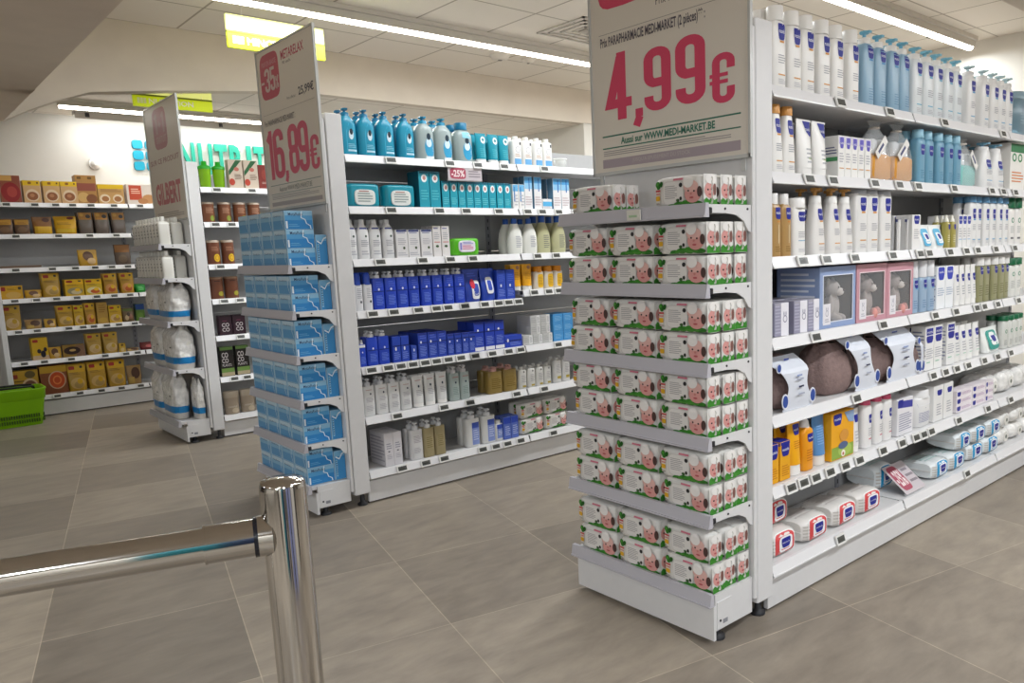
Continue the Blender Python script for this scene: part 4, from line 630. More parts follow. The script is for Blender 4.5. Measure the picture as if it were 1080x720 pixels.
TAGS={'S1': [2.83,3.22,3.743,4.442],'S2': [2.616,2.78,3.103,3.316,3.493,3.866,4.321,4.473,4.645],'S3': [2.574,2.738,2.951,3.269,3.528,3.619,3.841,4.031,4.169,4.402,4.667],'S4': [2.667,3.197,3.701,3.932,4.183,4.28,4.457,4.757],'S5': [2.982,3.699,3.835,3.965,4.102,4.307,4.487,4.677],'S6': [2.501,2.586,2.673,2.779,2.897,3.013,3.218,3.396,3.537,3.615,3.696,4.008,4.383,4.707],'S7': [2.866,4.138],'T1': [2.251,2.632,2.829,3.025,3.347],'T2': [2.231,2.541,2.727,2.966,3.193,3.313,3.453,3.604],'T3': [2.142,2.409,2.596,2.755,3.258,3.417],'T4': [2.073,2.202,2.359,2.479,2.559,2.678,2.679,2.824,2.929,3.006,3.084],'T4b': [3.217,3.339,3.425],'T5': [2.039,2.142,2.221,2.299,2.379,2.456,2.538,2.627,2.732,2.732,2.86,2.988,3.084,3.401],'T6': [2.176,2.488,2.676,2.673,3.034,3.265],'T7': [2.183,2.34,2.467,2.748,2.849,2.941,3.048,3.327],'U1': [2.121,2.385],'U2': [2.086,2.206],'U3': [2.09],'U4': [2.092,2.212],'U5': [2.189],'U6': [2.108,2.206],'U7': [],'W1': [1.078,1.29,1.45,1.584,1.733,1.924,2.15],'W2': [1.116,1.44,1.691,1.914],'W3': [1.08,1.358,1.541,1.702,1.844,1.98],'W4': [1.04,1.204,1.36,1.523,1.686,1.833,1.97],'W5': [1.035,1.177,1.425,1.542,1.63,1.739,1.842,1.98],'W6': [1.045,1.199,1.413,1.693,1.873,1.975],'W7': [1.263,1.446,1.625,1.797,1.967]}
# ------------------------------------------------------------ procedural surfaces of the room
def nodes(m): return m.node_tree.nodes, m.node_tree.links
def tile_floor():
    m = bpy.data.materials.new('floor_tiles'); m.use_nodes = True; N, L = nodes(m); b = N['Principled BSDF']
    tc = N.new('ShaderNodeTexCoord'); mp = N.new('ShaderNodeMapping'); mp.vector_type = 'POINT'
    mp.inputs['Rotation'].default_value = (0, 0, math.radians(12.5)); mp.inputs['Location'].default_value = (-.2385+.6725*20, -.53+.75*20, 0)
    L.new(tc.outputs['Object'], mp.inputs['Vector'])
    br = N.new('ShaderNodeTexBrick'); br.offset = 0; br.squash = 1; br.inputs['Scale'].default_value = 1
    br.inputs['Brick Width'].default_value = .6725; br.inputs['Row Height'].default_value = .75; br.inputs['Mortar Size'].default_value = .0022; br.inputs['Mortar Smooth'].default_value = .3; br.inputs['Bias'].default_value = 0
    br.inputs['Color1'].default_value = lin('#a59a8b'); br.inputs['Color2'].default_value = lin('#857c71'); br.inputs['Mortar'].default_value = lin('#b8ab98')
    L.new(mp.outputs['Vector'], br.inputs['Vector'])
    n1 = N.new('ShaderNodeTexNoise'); n1.inputs['Scale'].default_value = 4.5; n1.inputs['Detail'].default_value = 8; n1.inputs['Roughness'].default_value = .62; n1.inputs['Distortion'].default_value = .25
    mp2 = N.new('ShaderNodeMapping'); mp2.inputs['Rotation'].default_value = (0, 0, math.radians(12.5)); mp2.inputs['Scale'].default_value = (1, 2.6, 1)
    L.new(tc.outputs['Object'], mp2.inputs['Vector']); L.new(mp2.outputs['Vector'], n1.inputs['Vector'])
    r = N.new('ShaderNodeValToRGB'); r.color_ramp.elements[0].position = .3; r.color_ramp.elements[1].position = .72
    r.color_ramp.elements[0].color = (.78, .77, .77, 1); r.color_ramp.elements[1].color = (1.16, 1.15, 1.13, 1)
    L.new(n1.outputs['Fac'], r.inputs['Fac'])
    mx = N.new('ShaderNodeMix'); mx.data_type = 'RGBA'; mx.blend_type = 'MULTIPLY'; mx.inputs['Factor'].default_value = 1
    L.new(br.outputs['Color'], mx.inputs['A']); L.new(r.outputs['Color'], mx.inputs['B']); L.new(mx.outputs['Result'], b.inputs['Base Color'])
    mr = N.new('ShaderNodeMapRange'); mr.inputs['To Min'].default_value = .30; mr.inputs['To Max'].default_value = .52
    L.new(n1.outputs['Fac'], mr.inputs['Value']); L.new(mr.outputs['Result'], b.inputs['Roughness']); b.inputs['Specular IOR Level'].default_value = .35
    bp = N.new('ShaderNodeBump'); bp.inputs['Strength'].default_value = .25; bp.inputs['Distance'].default_value = .002
    L.new(br.outputs['Fac'], bp.inputs['Height']); bp.invert = True; L.new(bp.outputs['Normal'], b.inputs['Normal'])
    return m
def tile_ceiling(oy, base='#f0e8dc', line='#b4a999', ox=2.097):
    m = bpy.data.materials.new('ceiling_tiles'); m.use_nodes = True; N, L = nodes(m); b = N['Principled BSDF']; b.inputs['Roughness'].default_value = .85
    tc = N.new('ShaderNodeTexCoord'); mp = N.new('ShaderNodeMapping'); mp.inputs['Location'].default_value = (-ox+.672*20, -oy+.672*20, 0); L.new(tc.outputs['Object'], mp.inputs['Vector'])
    br = N.new('ShaderNodeTexBrick'); br.offset = 0; br.inputs['Scale'].default_value = 1; br.inputs['Brick Width'].default_value = .672; br.inputs['Row Height'].default_value = .672
    br.inputs['Mortar Size'].default_value = .009; br.inputs['Mortar Smooth'].default_value = .2
    br.inputs['Color1'].default_value = lin(base); br.inputs['Color2'].default_value = tuple(x*.97 for x in lin(base)[:3])+(1,); br.inputs['Mortar'].default_value = lin(line)
    L.new(mp.outputs['Vector'], br.inputs['Vector'])
    n = N.new('ShaderNodeTexNoise'); n.inputs['Scale'].default_value = 90; n.inputs['Detail'].default_value = 2; L.new(tc.outputs['Object'], n.inputs['Vector'])
    bp = N.new('ShaderNodeBump'); bp.inputs['Strength'].default_value = .12; bp.inputs['Distance'].default_value = .003; L.new(n.outputs['Fac'], bp.inputs['Height']); L.new(bp.outputs['Normal'], b.inputs['Normal'])
    L.new(br.outputs['Color'], b.inputs['Base Color']); return m
PLASTER = fleck(mt('#dacfc0', .9, name='painted_plaster'), 5, .03)
PLASTER2 = fleck(mt('#dccfbf', .9, name='soffit_plaster'), 5, .03)
WALLP = fleck(mt('#d9d5cc', .9, name='wall_paint'), 4, .02)

# ------------------------------------------------------------ the room
b = MB(); b.box(-5, -4, -.08, 8.2, 9.7, 0, tile_floor()); struct(b, 'floor')
b = MB(); b.box(1.1, 1.78, 3.23, 8.2, 7.1, 3.3, tile_ceiling(7.1)); struct(b, 'ceiling')
b = MB(); b.box(-5, 7.2, 2.85, 6.5, 9.7, 2.92, tile_ceiling(7.3, line='#c6bcae')); struct(b, 'ceiling')
b = MB(); b.box(-5, -4, 2.65, 1.1, 8.7, 2.80, PLASTER2); b.box(1.1, -4, 2.65, 8.2, 1.78, 2.80, PLASTER2)
b.box(1.09, 1.78, 2.80, 1.1, 7.1, 3.3, PLASTER); b.box(1.09, 1.77, 2.80, 8.2, 1.78, 3.3, PLASTER); struct(b, 'ceiling')
b = MB()       # beam across the far side of the sales floor, its underside dropping to the left
pf_ = [(.911, 2.433), (1.055, 2.512), (1.234, 2.595), (1.45, 2.678), (2.0, 2.748), (2.67, 2.816), (3.225, 2.85), (6.39, 2.855), (7.97, 2.855), (7.97, 3.3), (1.11, 3.3), (1.11, 2.655)]
b.loft([[(x, y, z) for x, z in pf_] for y in (7.1, 7.24)], PLASTER, False); struct(b, 'trim_1')
b = MB(); b.box(-5, 9.4, 0, 6.6, 9.55, 2.9, WALLP); struct(b, 'wall_back')
b = MB(); b.box(7.97, -4, 0, 8.1, 7.24, 3.3, WALLP); struct(b, 'wall_right')
b = MB(); b.box(6.39, 7.24, 0, 6.5, 9.4, 2.9, WALLP); b.box(6.39, 7.1, 0, 7.97, 7.24, 2.86, WALLP); struct(b, 'wall_side')
b = MB(); b.box(-5.1, -4, 0, -5, 9.4, 2.9, mt('#7d766c', .8)); struct(b, 'wall_left')
b = MB(); b.box(-5, -1.5, .1, -4.97, 2.6, 2.5, mt('#bdb6ab', .5)); b.box(-5, 4.2, .1, -4.97, 7.0, 2.5, mt('#37332f', .5)); struct(b, 'added_wall_panels')  # light and dark panels added out of view for the chrome to mirror
b = MB()  # coloured panels added behind the camera, reflected as stripes in the chrome post
for x0_, x1_, c_ in ((-4.9, -3.9, '#3a3633'), (-3.9, -2.6, '#d0c9be'), (-2.6, -1.9, '#14707a'), (-1.9, -1.3, '#1c2a4c'), (-1.0, -.5, '#55504c'), (-.2, .5, '#8f98cc'), (.5, .8, '#2a2a30'), (.8, 1.7, '#a4abd4'), (2.0, 3.4, '#e0dcd4'), (3.6, 4.4, '#2e2c2c')): b.box(.43+(x0_-.43)*.615, -2.03, 0, .43+(x1_-.43)*.615, -2.0, 2.0, mt(c_, .5))
struct(b, 'reflection_panels')
b = MB(); b.box(-5, -4.1, 0, 8.1, -4, 2.9, mt('#8a8278', .8)); struct(b, 'wall_front')

# ------------------------------------------------------------ strip lights
TUBE = mt('#fff6ea', .4, emit=13.0, name='luminous_tube'); HOUS = mt('#d8d2c8', .45); DARK = mt('#26262a', .5)
def strip(x0, x1, y, z, zc, label, clips=()):
    r = empty('strip_light', label, 'strip light', ((x0+x1)/2, y, z))
    L = (x1-x0)/2; a = MB(); hz_ = zc-z-.001; a.box(-L, -.045, .02, L, .045, min(.075, hz_*.7), HOUS); a.box(-L, -.07, min(.075, hz_*.7), L, .07, hz_, HOUS); a.obj('light_housing', r)
    t = MB(); t.loft([[(x, .036*math.cos(q), .022+.026*math.sin(q)) for q in [PI+PI*i/8 for i in range(9)]] for x in (-L+.01, L-.01)], TUBE); t.obj('luminous_tube', r)
    for c in clips:
        k = MB(); k.cbox(c-(x0+x1)/2-.03, .05, .02, c-(x0+x1)/2+.03, .085, .05, DARK, .004); k.cbox(c-(x0+x1)/2-.01, .03, .03, c-(x0+x1)/2+.05, .06, .045, DARK, .003); k.obj('mounting_clip', r)
    return r
strip(1.75, 7.7, 5.8, 3.12, 3.23, 'long white strip light on the tiled ceiling above the middle gondola', (2.2, 4.25))
strip(2.2, 7.8, 3.25, 3.12, 3.23, 'long white strip light on the tiled ceiling above the right gondola', (5.2, 7.1))
strip(1.48, 5.8, 8.5, 2.77, 2.85, 'thin white strip light hung in front of the back wall', (1.8,))
for x0_, x1_, y_, lab_ in ((1.2, 7.2, .0, 'strip light under the lowered ceiling, above the aisle before the right gondola'), ):
    strip(x0_, x1_, y_, 2.60, 2.65, lab_)
for k_, (dx_, dy_) in enumerate(FILL_POS):  # bodies of the added fill lamps, all out of view
    r = empty('fill_light', 'added unseen round downlight in the lowered ceiling, %s' % ('nearest behind the camera', 'left of the chrome barrier', 'left of the middle gondola', 'second one behind the camera', 'behind the camera on the right', 'in the far left rear corner', 'left')[k_], 'fill_light', (dx_, dy_, 2.65))
    a = MB(); a.lathe([(-.012, .13), (-.010, .16), (-.0005, .165)], HOUS, 28); a.obj('trim_ring', r)
    a = MB(); a.cyl(0, 0, -.020, -.0125, .12, mt('#fff6ea', .4, emit=6.0), 24); a.obj('luminous_disc', r)
r = empty('wall_washer_light', 'slim white light rail washing the back wall above the teal letters', 'strip light', (4.1, 9.12, 2.80))
a = MB(); a.box(-2.4, -.06, .015, 2.4, .05, .05, mt('#d2cdc6', .5)); a.box(-2.4, -.075, -.02, 2.4, -.06, .05, mt('#a39c92', .5)); a.obj('rail', r)
a = MB(); a.box(-2.38, -.05, .003, 2.38, .03, .014, mt('#fff6ea', .4, emit=6.0)); a.obj('luminous_strip', r)
for x in (-2.3, -1.1, .1): k = MB(); k.cyl(x, -.08, -.005, .03, .018, DARK, 10); k.obj('mounting_clip', r)

# ceiling fittings
r = empty('smoke_detector', 'round white smoke detector on the tiled ceiling near the middle strip light', 'smoke detector', (4.66, 6.32, 3.23))
a = MB(); a.lathe([(-.045, .04), (-.035, .075), (-.012, .085), (0, .095)], mt('#e4ddd2', .5), 24); a.obj('detector_body', r)
a = MB(); a.lathe([(-.05, .018), (-.045, .022)], mt('#8a8279', .5), 12); a.obj('sensor', r)
r = empty('smoke_detector', 'smaller round detector beside the first one on the tiled ceiling', 'smoke detector', (4.98, 6.30, 3.23))
a = MB(); a.lathe([(-.035, .03), (-.025, .055), (0, .07)], mt('#e4ddd2', .5), 24); a.obj('detector_body', r)
a = MB(); a.lathe([(-.04, .012), (-.035, .016)], mt('#8a8279', .5), 12); a.obj('sensor', r)
r = empty('air_diffuser', 'square white ventilation grille recessed in the tiled ceiling', 'ceiling vent', (4.75, 5.20, 3.23))
a = MB()
for k in range(4): s = .30-.07*k; a.box(-s, -s, -.012+.002*k, s, -s+.02, -.002, mt('#c9c2b8', .5)); a.box(-s, s-.02, -.012+.002*k, s, s, -.002, mt('#c9c2b8', .5)); a.box(-s, -s, -.012+.002*k, -s+.02, s, -.002, mt('#c9c2b8', .5)); a.box(s-.02, -s, -.012+.002*k, s, s, -.002, mt('#c9c2b8', .5))
a.obj('grille_frame', r); a = MB(); a.box(-.05, -.05, -.010, .05, .05, -.002, mt('#a8a096', .5)); a.obj('centre_plate', r)
r = empty('motion_sensor', 'small round white sensor on the back wall left of the blue squares', 'sensor', (1.885, 9.4, 2.40))
a = MB(); a.tube((0, 0, 0), (0, -.03, 0), .06, mt('#e9e6e0', .4), 20, r1=.055); a.obj('sensor_base', r)
a = MB(); a.loft([[(.045*s*math.cos(2*PI*i/16), y, .045*s*math.sin(2*PI*i/16)-.005) for i in range(16)] for y, s in ((-.028, 1), (-.055, .85), (-.068, .4))], mt('#f3f1ec', .3)); a.obj('sensor_dome', r)

# ------------------------------------------------------------ letters and logo on the back wall
TEAL = mt('#1c9a80', .5); CY = mt('#0894ae', .5)
r = empty('wall_lettering', 'large teal NUTRITION letters standing off the bright back wall', 'sign', (2.66, 9.39, 2.30))
for ch, x0, x1 in (('N', 2.66, 2.81), ('U', 2.845, 2.985), ('T', 3.01, 3.14), ('R', 3.165, 3.315), ('I', 3.345, 3.395), ('T', 3.425, 3.55), ('I', 3.585, 3.635), ('O', 3.67, 3.83), ('N', 3.87, 4.02)):
    vs, fs = text2d(ch, .035); a = MB(); n = len(vs)
    P = [((x0-2.66)+(x1-x0)*u, y, .36*v) for y in (-.045, -.02) for u, v in vs]
    edges = {}
    for f in fs:
        for i in range(len(f)):
            e = (f[i], f[(i+1) % len(f)]); edges[e] = 1
    side = [(i, j, n+j, n+i) for i, j in edges if (j, i) not in edges]
    a.add(P, [tuple(f) for f in fs] + [tuple(n+i for i in f[::-1]) for f in fs] + side, TEAL)
    for u in (.15, .85): a.tube(((x0-2.66)+(x1-x0)*u, .005, .30), ((x0-2.66)+(x1-x0)*u, -.02, .30), .006, mt('#cccccc', .4), 6)
    a.obj('letter', r)
r = empty('wall_logo', 'three by three rounded blue squares on the back wall', 'sign', (2.30, 9.39, 2.36))
for i in range(3):
    for j in range(3):
        a = MB(); cx_ = -.025+.118*i; cz = .035+.108*j
        a.loft([[(cx_+x, y, cz+z) for x, z in sec(.048, .044, 4, 20)] for y in (-.022, .008)][::-1], CY); a.obj('logo_square', r)

# ------------------------------------------------------------ yellow signs on wires
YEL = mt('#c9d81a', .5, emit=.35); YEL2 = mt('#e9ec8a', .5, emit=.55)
def ysign(x, y, z, w_, h_, label, lines, up):
    r = empty('hanging_sign', label, 'hanging sign', (x, y, z)); hh = h_*.5
    a = MB(); a.cbox(0, -.012, 0, w_, .012, hh-.006, YEL, .002); a.obj('lower_panel', r)
    a = MB(); a.cbox(0, -.012, hh+.004, w_, .012, h_, YEL2, .002); a.obj('upper_panel', r)
    a = MB(); a.box(0, -.016, hh-.008, w_, .016, hh+.006, mt('#8a9428', .5)); a.obj('rail', r)
    for k, t in enumerate(lines):
        z0 = 0 if k == 0 else hh; F = MB(); S = lambda px, pz, e: (px+w_/2, -.012-e, pz+z0)
        for i in range(3):
            for j in range(3):
                decorate(F, [('R', .05+.038*i, .28+.16*j, .082+.038*i, .41+.16*j, '#f4f6d8')], w_, hh, S, .001)
        decorate(F, [('t', t, .19, .28, .19+.062*len(t), .74, '#fbfbe8', .02)], w_, hh, S, .001)
        F.obj('lettering', r)
    for u in (.16, .86):
        a = MB(); a.path([(w_*u, 0, hh-.01), (w_*u, -.014, hh+.01), (w_*u, 0, h_+.01), (w_*u+.005, 0, up)], .0022, mt('#d8d4cc', .4), 6); a.obj('wire', r)
    return r
ysign(2.09, 6.0, 2.872, .70, .225, 'yellow two-tier hanging sign behind the 16,89 price board', ['MINCEUR', 'NUTRITION'], .34)
ysign(1.80, 7.4, 2.657, .60, .185, 'yellow two-tier hanging sign beyond the beam above the far gondola', ['NUTRITION', 'MINCEUR'], .19)

# ------------------------------------------------------------ shelving
STEEL = fleck(mt('#dcdbdb', .38, name='white_powder_coated_steel'), 30, .012); STEELG = mt('#8f9096', .5); RAIL = mt('#e6e5e6', .3); SCR = mt('#5a5b58', .25); RAILG = mt('#bdbbc2', .32)
TAGM = mt('#e6e5e1', .4); BACK = fleck(mt('#adadad', .5, name='grey_back_panel'), 20, .02)
def gondola(label, bays, yf, yb, rows, tags_, x_panel=None, ypanel=None, htop=2.15, rev=False, back=BACK):
    """rows: {level: [z per bay]}; shelves face -Y with their lip at yf"""
    r = empty('shelving_gondola', label, 'shelving', (bays[0], yf, 0)); ox, oy = bays[0], yf
    if x_panel:
        a = MB(); x0, x1 = x_panel; a.cbox(x0-ox, ypanel[0]-oy, .075, x1-ox, ypanel[1]-oy, htop, STEEL, .004); a.obj('end_upright', r)
        for y in (ypanel[0]+.05, ypanel[1]-.05):
            a = MB(); a.lathe([(0, .028), (.012, .028), (.018, .014), (.08, .012)], DARK, 14, x1-.03-ox, y-oy); a.obj('levelling_foot', r)
    for i in range(len(bays)-1):
        x0, x1 = bays[i]+.004-ox, bays[i+1]-.004-ox
        a = MB()
        zz = [.12, .55, .98, 1.41, 1.84, htop-.06 if htop > 2 else 1.98]
        for k in range(len(zz)-1): a.box(x0, yb-oy, zz[k]+.002, x1, yb-oy+.02, zz[k+1]-.002, back)
        a.obj('back_panel', r)
        a = MB(); a.box(x1-.014, yb-oy-.006, .12, x1+.022, yb-oy+.03, (htop-.05 if htop > 2 else 1.98), STEELG)
        z = .2
        while z < 1.9: a.box(x1+.000, yb-oy-.0075, z, x1+.006, yb-oy-.006, z+.022, DARK); z += .05
        a.obj('slotted_upright', r)
        zb = rows['7'][min(i, len(rows['7'])-1)]
        a = MB(); a.box(x0-.004, .012, .012, x1+.004, .03, zb-.055, STEEL); a.obj('base_plinth', r)
        a = MB(); a.box(x0-.004, .028, .004, x1+.004, .034, .016, DARK); a.obj('plinth_seal', r)
    for lv, zs in rows.items():
        for i in range(len(bays)-1):
            z = zs[min(i, len(zs)-1)]; x0, x1 = bays[i]+.006-ox, bays[i+1]-.006-ox
            a = MB(); a.box(x0, .008, z-.028, x1, yb-oy-.002, z-.002, STEEL); a.box(x0, .008, z-.034, x1, .03, z-.028, STEEL)
            s = a.obj('shelf', r)
            a = MB(); L = [(0, z+.002), (.012, z+.002), (.008, z-.040), (-.012, z-.040), (-.014, z-.036)]
            a.loft([[(x, y, zz_) for y, zz_ in L] for x in (x0, x1)], RAIL, False); a.box(x0, -.0155, z-.040, x1, -.011, z-.034, mt('#f4f4f4', .2)); a.obj('price_rail', s)
            if lv != '7' or True:
                for xx in (x0-.004, ):
                    a = MB(); a.cbox(xx-.002, .0, z-.028, xx+.008, .03, z-.004, DARK, .002); a.obj('bracket_hook', s)
            for tx in tags_.get(lv, []):
                if bays[i] <= tx < bays[i+1]:
                    tx -= ox; a = MB(); v = []
                    for (u, zz_) in ((-.034, -.038), (.034, -.038), (.034, .001), (-.034, .001)): v.append((tx+u, -.015 - (.004 if zz_ < -.02 else -.008), z+zz_))
                    a.add(v + [(p[0], p[1]-.006, p[2]) for p in v], [(7, 6, 5, 4), (0, 1, 5, 4), (1, 2, 6, 5), (2, 3, 7, 6), (3, 0, 4, 7)][0:5], TAGM)
                    w2 = [(p[0], p[1]-.0068, p[2]) for p in v]; q = lambda fu, fv: tuple(w2[0][k] + (w2[1][k]-w2[0][k])*fu + (w2[3][k]-w2[0][k])*fv for k in range(3))
                    a.add([q(.10, .22), q(.90, .22), q(.90, .84), q(.10, .84)], [(0, 1, 2, 3)], SCR)
                    w3 = [(p[0], p[1]-.0005, p[2]) for p in [q(.2, .4), q(.7, .4), q(.7, .6), q(.2, .6)]]; a.add(w3, [(0, 1, 2, 3)], mt('#34352f', .4))
                    a.obj('price_tag', s)
    return r
def LV(d): return {k: v for k, v in d.items()}
gondola('right gondola, white metal, crowded with baby care bottles', [2.385, 3.45, 4.55, 5.65], 1.68, 2.03,
        LV({'1': [1.945], '2': [1.65], '3': [1.35], '4': [1.055], '5': [.765], '6': [.492], '7': [.182]}), {k[1]: v for k, v in TAGS.items() if k[0] == 'S'}, (2.285, 2.383), (1.665, 2.41))
T4 = {k[1]: list(v) for k, v in TAGS.items() if k[0] == 'T' and k != 'T4b'}; T4['4'] += TAGS['T4b']
gondola('middle gondola, white metal, with turquoise and royal blue products', [1.98, 3.13, 4.23, 5.33], 4.13, 4.48,
        LV({'1': [1.945], '2': [1.67], '3': [1.385], '4': [1.10, 1.15], '5': [.787], '6': [.502], '7': [.188]}), T4, (1.885, 1.976), (4.11, 4.87))
gondola('far gondola, white metal, with brown tins and dark cartons', [2.0, 3.1, 4.2], 6.64, 6.99,
        LV({'1': [1.965], '2': [1.70], '3': [1.375], '4': [1.105], '5': [.815], '6': [.485], '7': [.175]}), {k[1]: v for k, v in TAGS.items() if k[0] == 'U'}, (1.915, 1.996), (6.62, 7.46))
gondola('long snack shelving standing against the back wall', [.945, 2.05, 3.15, 4.25], 9.03, 9.375,
        LV({'1': [1.985], '2': [1.70], '3': [1.395], '4': [1.115], '5': [.83], '6': [.535], '7': [.20]}), {k[1]: v for k, v in TAGS.items() if k[0] == 'W'}, (.90, .943), (8.97, 9.39), htop=1.99)

def endcap(label, xp, yc, w_, dep, zs, bdep):
    r = empty('endcap_shelving', label, 'shelving', (xp, yc, 0), -PI/2); L = w_/2
    a = MB(); a.cbox(-L-.005, -.018, .10, L+.005, -.002, 2.12, STEEL, .003); a.obj('back_panel', r)
    for z in zs[:-1]:
        a = MB(); a.box(-L+.01, -dep+.012, z-.02, L-.01, -.02, z-.002, STEEL); s = a.obj('shelf', r)
        a = MB(); P = [(-dep-.004, z+.012), (-dep+.010, z+.012), (-dep+.012, z-.034), (-dep-.012, z-.034)]
        a.loft([[(x, y, q) for y, q in P] for x in (-L-.003, L+.003)], RAILG, False); a.box(-L-.003, -dep-.0145, z-.034, L+.003, -dep-.010, z-.028, RAILG); a.obj('front_rail', s)
        for sd in (-1, 1):
            x0, x1 = sorted((sd*(L-.008), sd*(L-.002))); P = [(-dep+.015, z+.008), (-.02, z+.008), (-.02, z-.085), (-.035, z-.078), (-.06, z-.045), (-.10, z-.026), (-.16, z-.020), (-dep+.015, z-.020)]
            a = MB(); a.loft([[(x, y, q) for y, q in P] for x in (x0, x1)], STEEL, False)
            for yy in (-dep*.62, -.04): a.tube((sd*(L-.004), yy, z-.006), (sd*(L+.0005), yy, z-.006), .004, DARK, 8)
            a.obj('bracket', s)
            a = MB(); a.cbox(min(sd*(L-.016), sd*(L+.002)), -dep+.012, z-.022, max(sd*(L-.016), sd*(L+.002)), -dep+.03, z-.002, DARK, .002); a.obj('rail_clip', s)
    if abs(w_-.73) < .001:
        a = MB(); a.box(.02, -dep-.019, zs[0]-.030, .085, -dep-.0145, zs[0]+.006, mt('#dcdad0', .5)); a.box(.03, -dep-.0195, zs[0]-.02, .07, -dep-.019, zs[0]-.012, mt('#a9c4a0', .5)); a.obj('price_card', r)
    z = zs[-1]
    a = MB(); a.box(-L+.004, -bdep, .018, L-.004, -bdep+.012, z-.04, STEEL); a.obj('base_plinth', r)
    a = MB(); a.box(-L+.006, -bdep+.012, .05, -L+.02, -.02, z, STEEL); a.obj('base_side', r); a = MB(); a.box(L-.02, -bdep+.012, .05, L-.006, -.02, z, STEEL); a.box(L-.008, -bdep+.02, .055, L-.003, -bdep+.10, z-.03, STEEL)
    a.tube((L-.012, -bdep+.035, .085), (L-.001, -bdep+.035, .085), .005, DARK, 8); a.box(L-.011, -bdep+.05, .07, L-.0015, -bdep+.075, .085, STEELG); a.obj('base_side', r)
    a = MB(); a.box(-L+.021, -dep+.012, z-.02, L-.021, -.02, z-.002, STEEL); s = a.obj('shelf', r)
    a = MB(); P = [(-dep-.004, z+.012), (-dep+.010, z+.012), (-dep+.012, z-.034), (-dep-.012, z-.034)]
    a.loft([[(x, y, q) for y, q in P] for x in (-L-.003, L+.003)], RAILG, False); a.box(-L-.003, -dep-.0145, z-.034, L+.003, -dep-.010, z-.028, RAILG); a.obj('front_rail', s)
    for x in (-L+.05, L-.04):
        a = MB(); a.lathe([(0, .03), (.012, .03), (.018, .014), (.052, .012)], DARK, 14, x, -bdep+.06); a.obj('levelling_foot', r)
    return r
Z3 = [1.525, 1.262, .998, .745, .472, .186]; Z2 = [1.357, 1.117, .880, .642, .405, .175]; Z1 = [1.53, 1.275, .947, .577, .178]
endcap('near endcap shelf unit packed with baby wipes under the 4,99 board', 2.284, 2.035, .73, .262, Z3, .245)
endcap('endcap shelf unit stacked with light blue cartons under the 16,89 board', 1.884, 4.49, .74, .25, Z2, .215)
endcap('farthest endcap shelf unit holding white bags with blue bands', 1.914, 7.04, .82, .235, Z1, .19)

# ------------------------------------------------------------ price boards
PINK = '#dc4a6c'; BOARD = '#e4ddd2'
def board(x, y1, w_, z0, h_, label, deco, glyphs=()):
    """board facing -X; y1 is its left edge"""
    r = empty('price_board', label, 'sign', (x-.006, y1-w_/2, z0), -PI/2)
    a = MB(); a.cbox(-w_/2, -.004, 0, w_/2, .002, h_, mt(BOARD, .45), .001); a.obj('board', r)
    fr = mt('#c9cac8', .25); a = MB()
    for x0, x1, q0, q1 in ((-w_/2-.006, w_/2+.006, -.008, .004), (-w_/2-.006, w_/2+.006, h_-.004, h_+.006)): a.box(x0, -.009, q0, x1, .005, q1, fr)
    for x0 in (-w_/2-.008, w_/2-.002): a.box(x0, -.009, -.008, x0+.010, .005, h_+.006, fr)
    a.obj('frame', r)
    for x0 in (-w_/2+.03, w_/2-.03): a = MB(); a.box(x0-.008, .002, -.05, x0+.008, .008, .35, fr); a.obj('holder', r)
    S = lambda px, pz, e: (px, -.004-e, pz)
    for nm, D in deco:
        for iq_, q_ in enumerate([D] if nm == 'discount_badge' else [[d_] for d_ in D]):
            a = MB(); decorate(a, q_, w_, h_, S, .0005+.0003*iq_); a.obj({'t': nm, 'r': 'printed_rule', 'l': 'fine_print'}.get(q_[0][0], nm), r)
    for nm, ch, u0, v0, u1, v1, col, e in glyphs:
        a = MB()
        for q in glyph(ch, u0*w_, v0*h_, (u1-u0)*w_, (v1-v0)*h_):
            k_ = len(a.f); a.add([(px-w_/2, -.004-e-k_*.00001, pz) for px, pz in q], [(0, 1, 2, 3)], mt(col, .5)) if (q[1][0]-q[0][0])*(q[2][1]-q[0][1])-(q[1][1]-q[0][1])*(q[2][0]-q[0][0]) > 0 else a.add([(px-w_/2, -.004-e-k_*.00001, pz) for px, pz in q[::-1]], [(0, 1, 2, 3)], mt(col, .5))
        a.obj(nm, r)
    return r
board(2.262, 2.44, .773, 1.70, .88, 'large white price board reading 4,99 in pink over the near endcap', [
    ('discount_badge', [('R', .06, .70, .42, 1.2*.82, PINK)]),
    ('headline', [('t', 'Prix officiel :', .46, .655, .66, .69, '#4a4550'), ('t', '6,99\u20ac', .70, .655, .93, .72, '#4a4550')]),
    ('small_print', [('r', .06, .600, .95, .602, '#8f8a86'), ('t', 'Prix PARAPHARMACIE MEDI-MARKET (2 pi\u00e8ces)** :', .07, .535, .76, .590, '#5c5660', .022)]),
    ('web_address', [('r', .065, .158, .955, .164, '#3c7a66'), ('r', .065, .106, .955, .111, '#3c7a66'), ('t', 'Aussi sur WWW.MEDI-MARKET.BE', .20, .119, .81, .150, '#3f7f6c', .028)]),
    ('footer', [('l', .07, .072, .90, .098, 3, '#a29a9a'), ('r', .063, .022, .953, .060, '#aea1a8'), ('t', "JUSQU'A EPUISEMENT DU STOCK", .28, .031, .66, .052, '#c4bcb8')])],
    [('price_digit', '4', .10, .225, .285, .51, PINK, .001), ('price_comma', ',', .29, .225, .44, .49, PINK, .0012), ('price_digit', '9', .37, .232, .55, .49, PINK, .001), ('price_digit', '9', .575, .232, .76, .50, PINK, .001), ('price_euro', 'e', .795, .21, .925, .40, PINK, .001)])
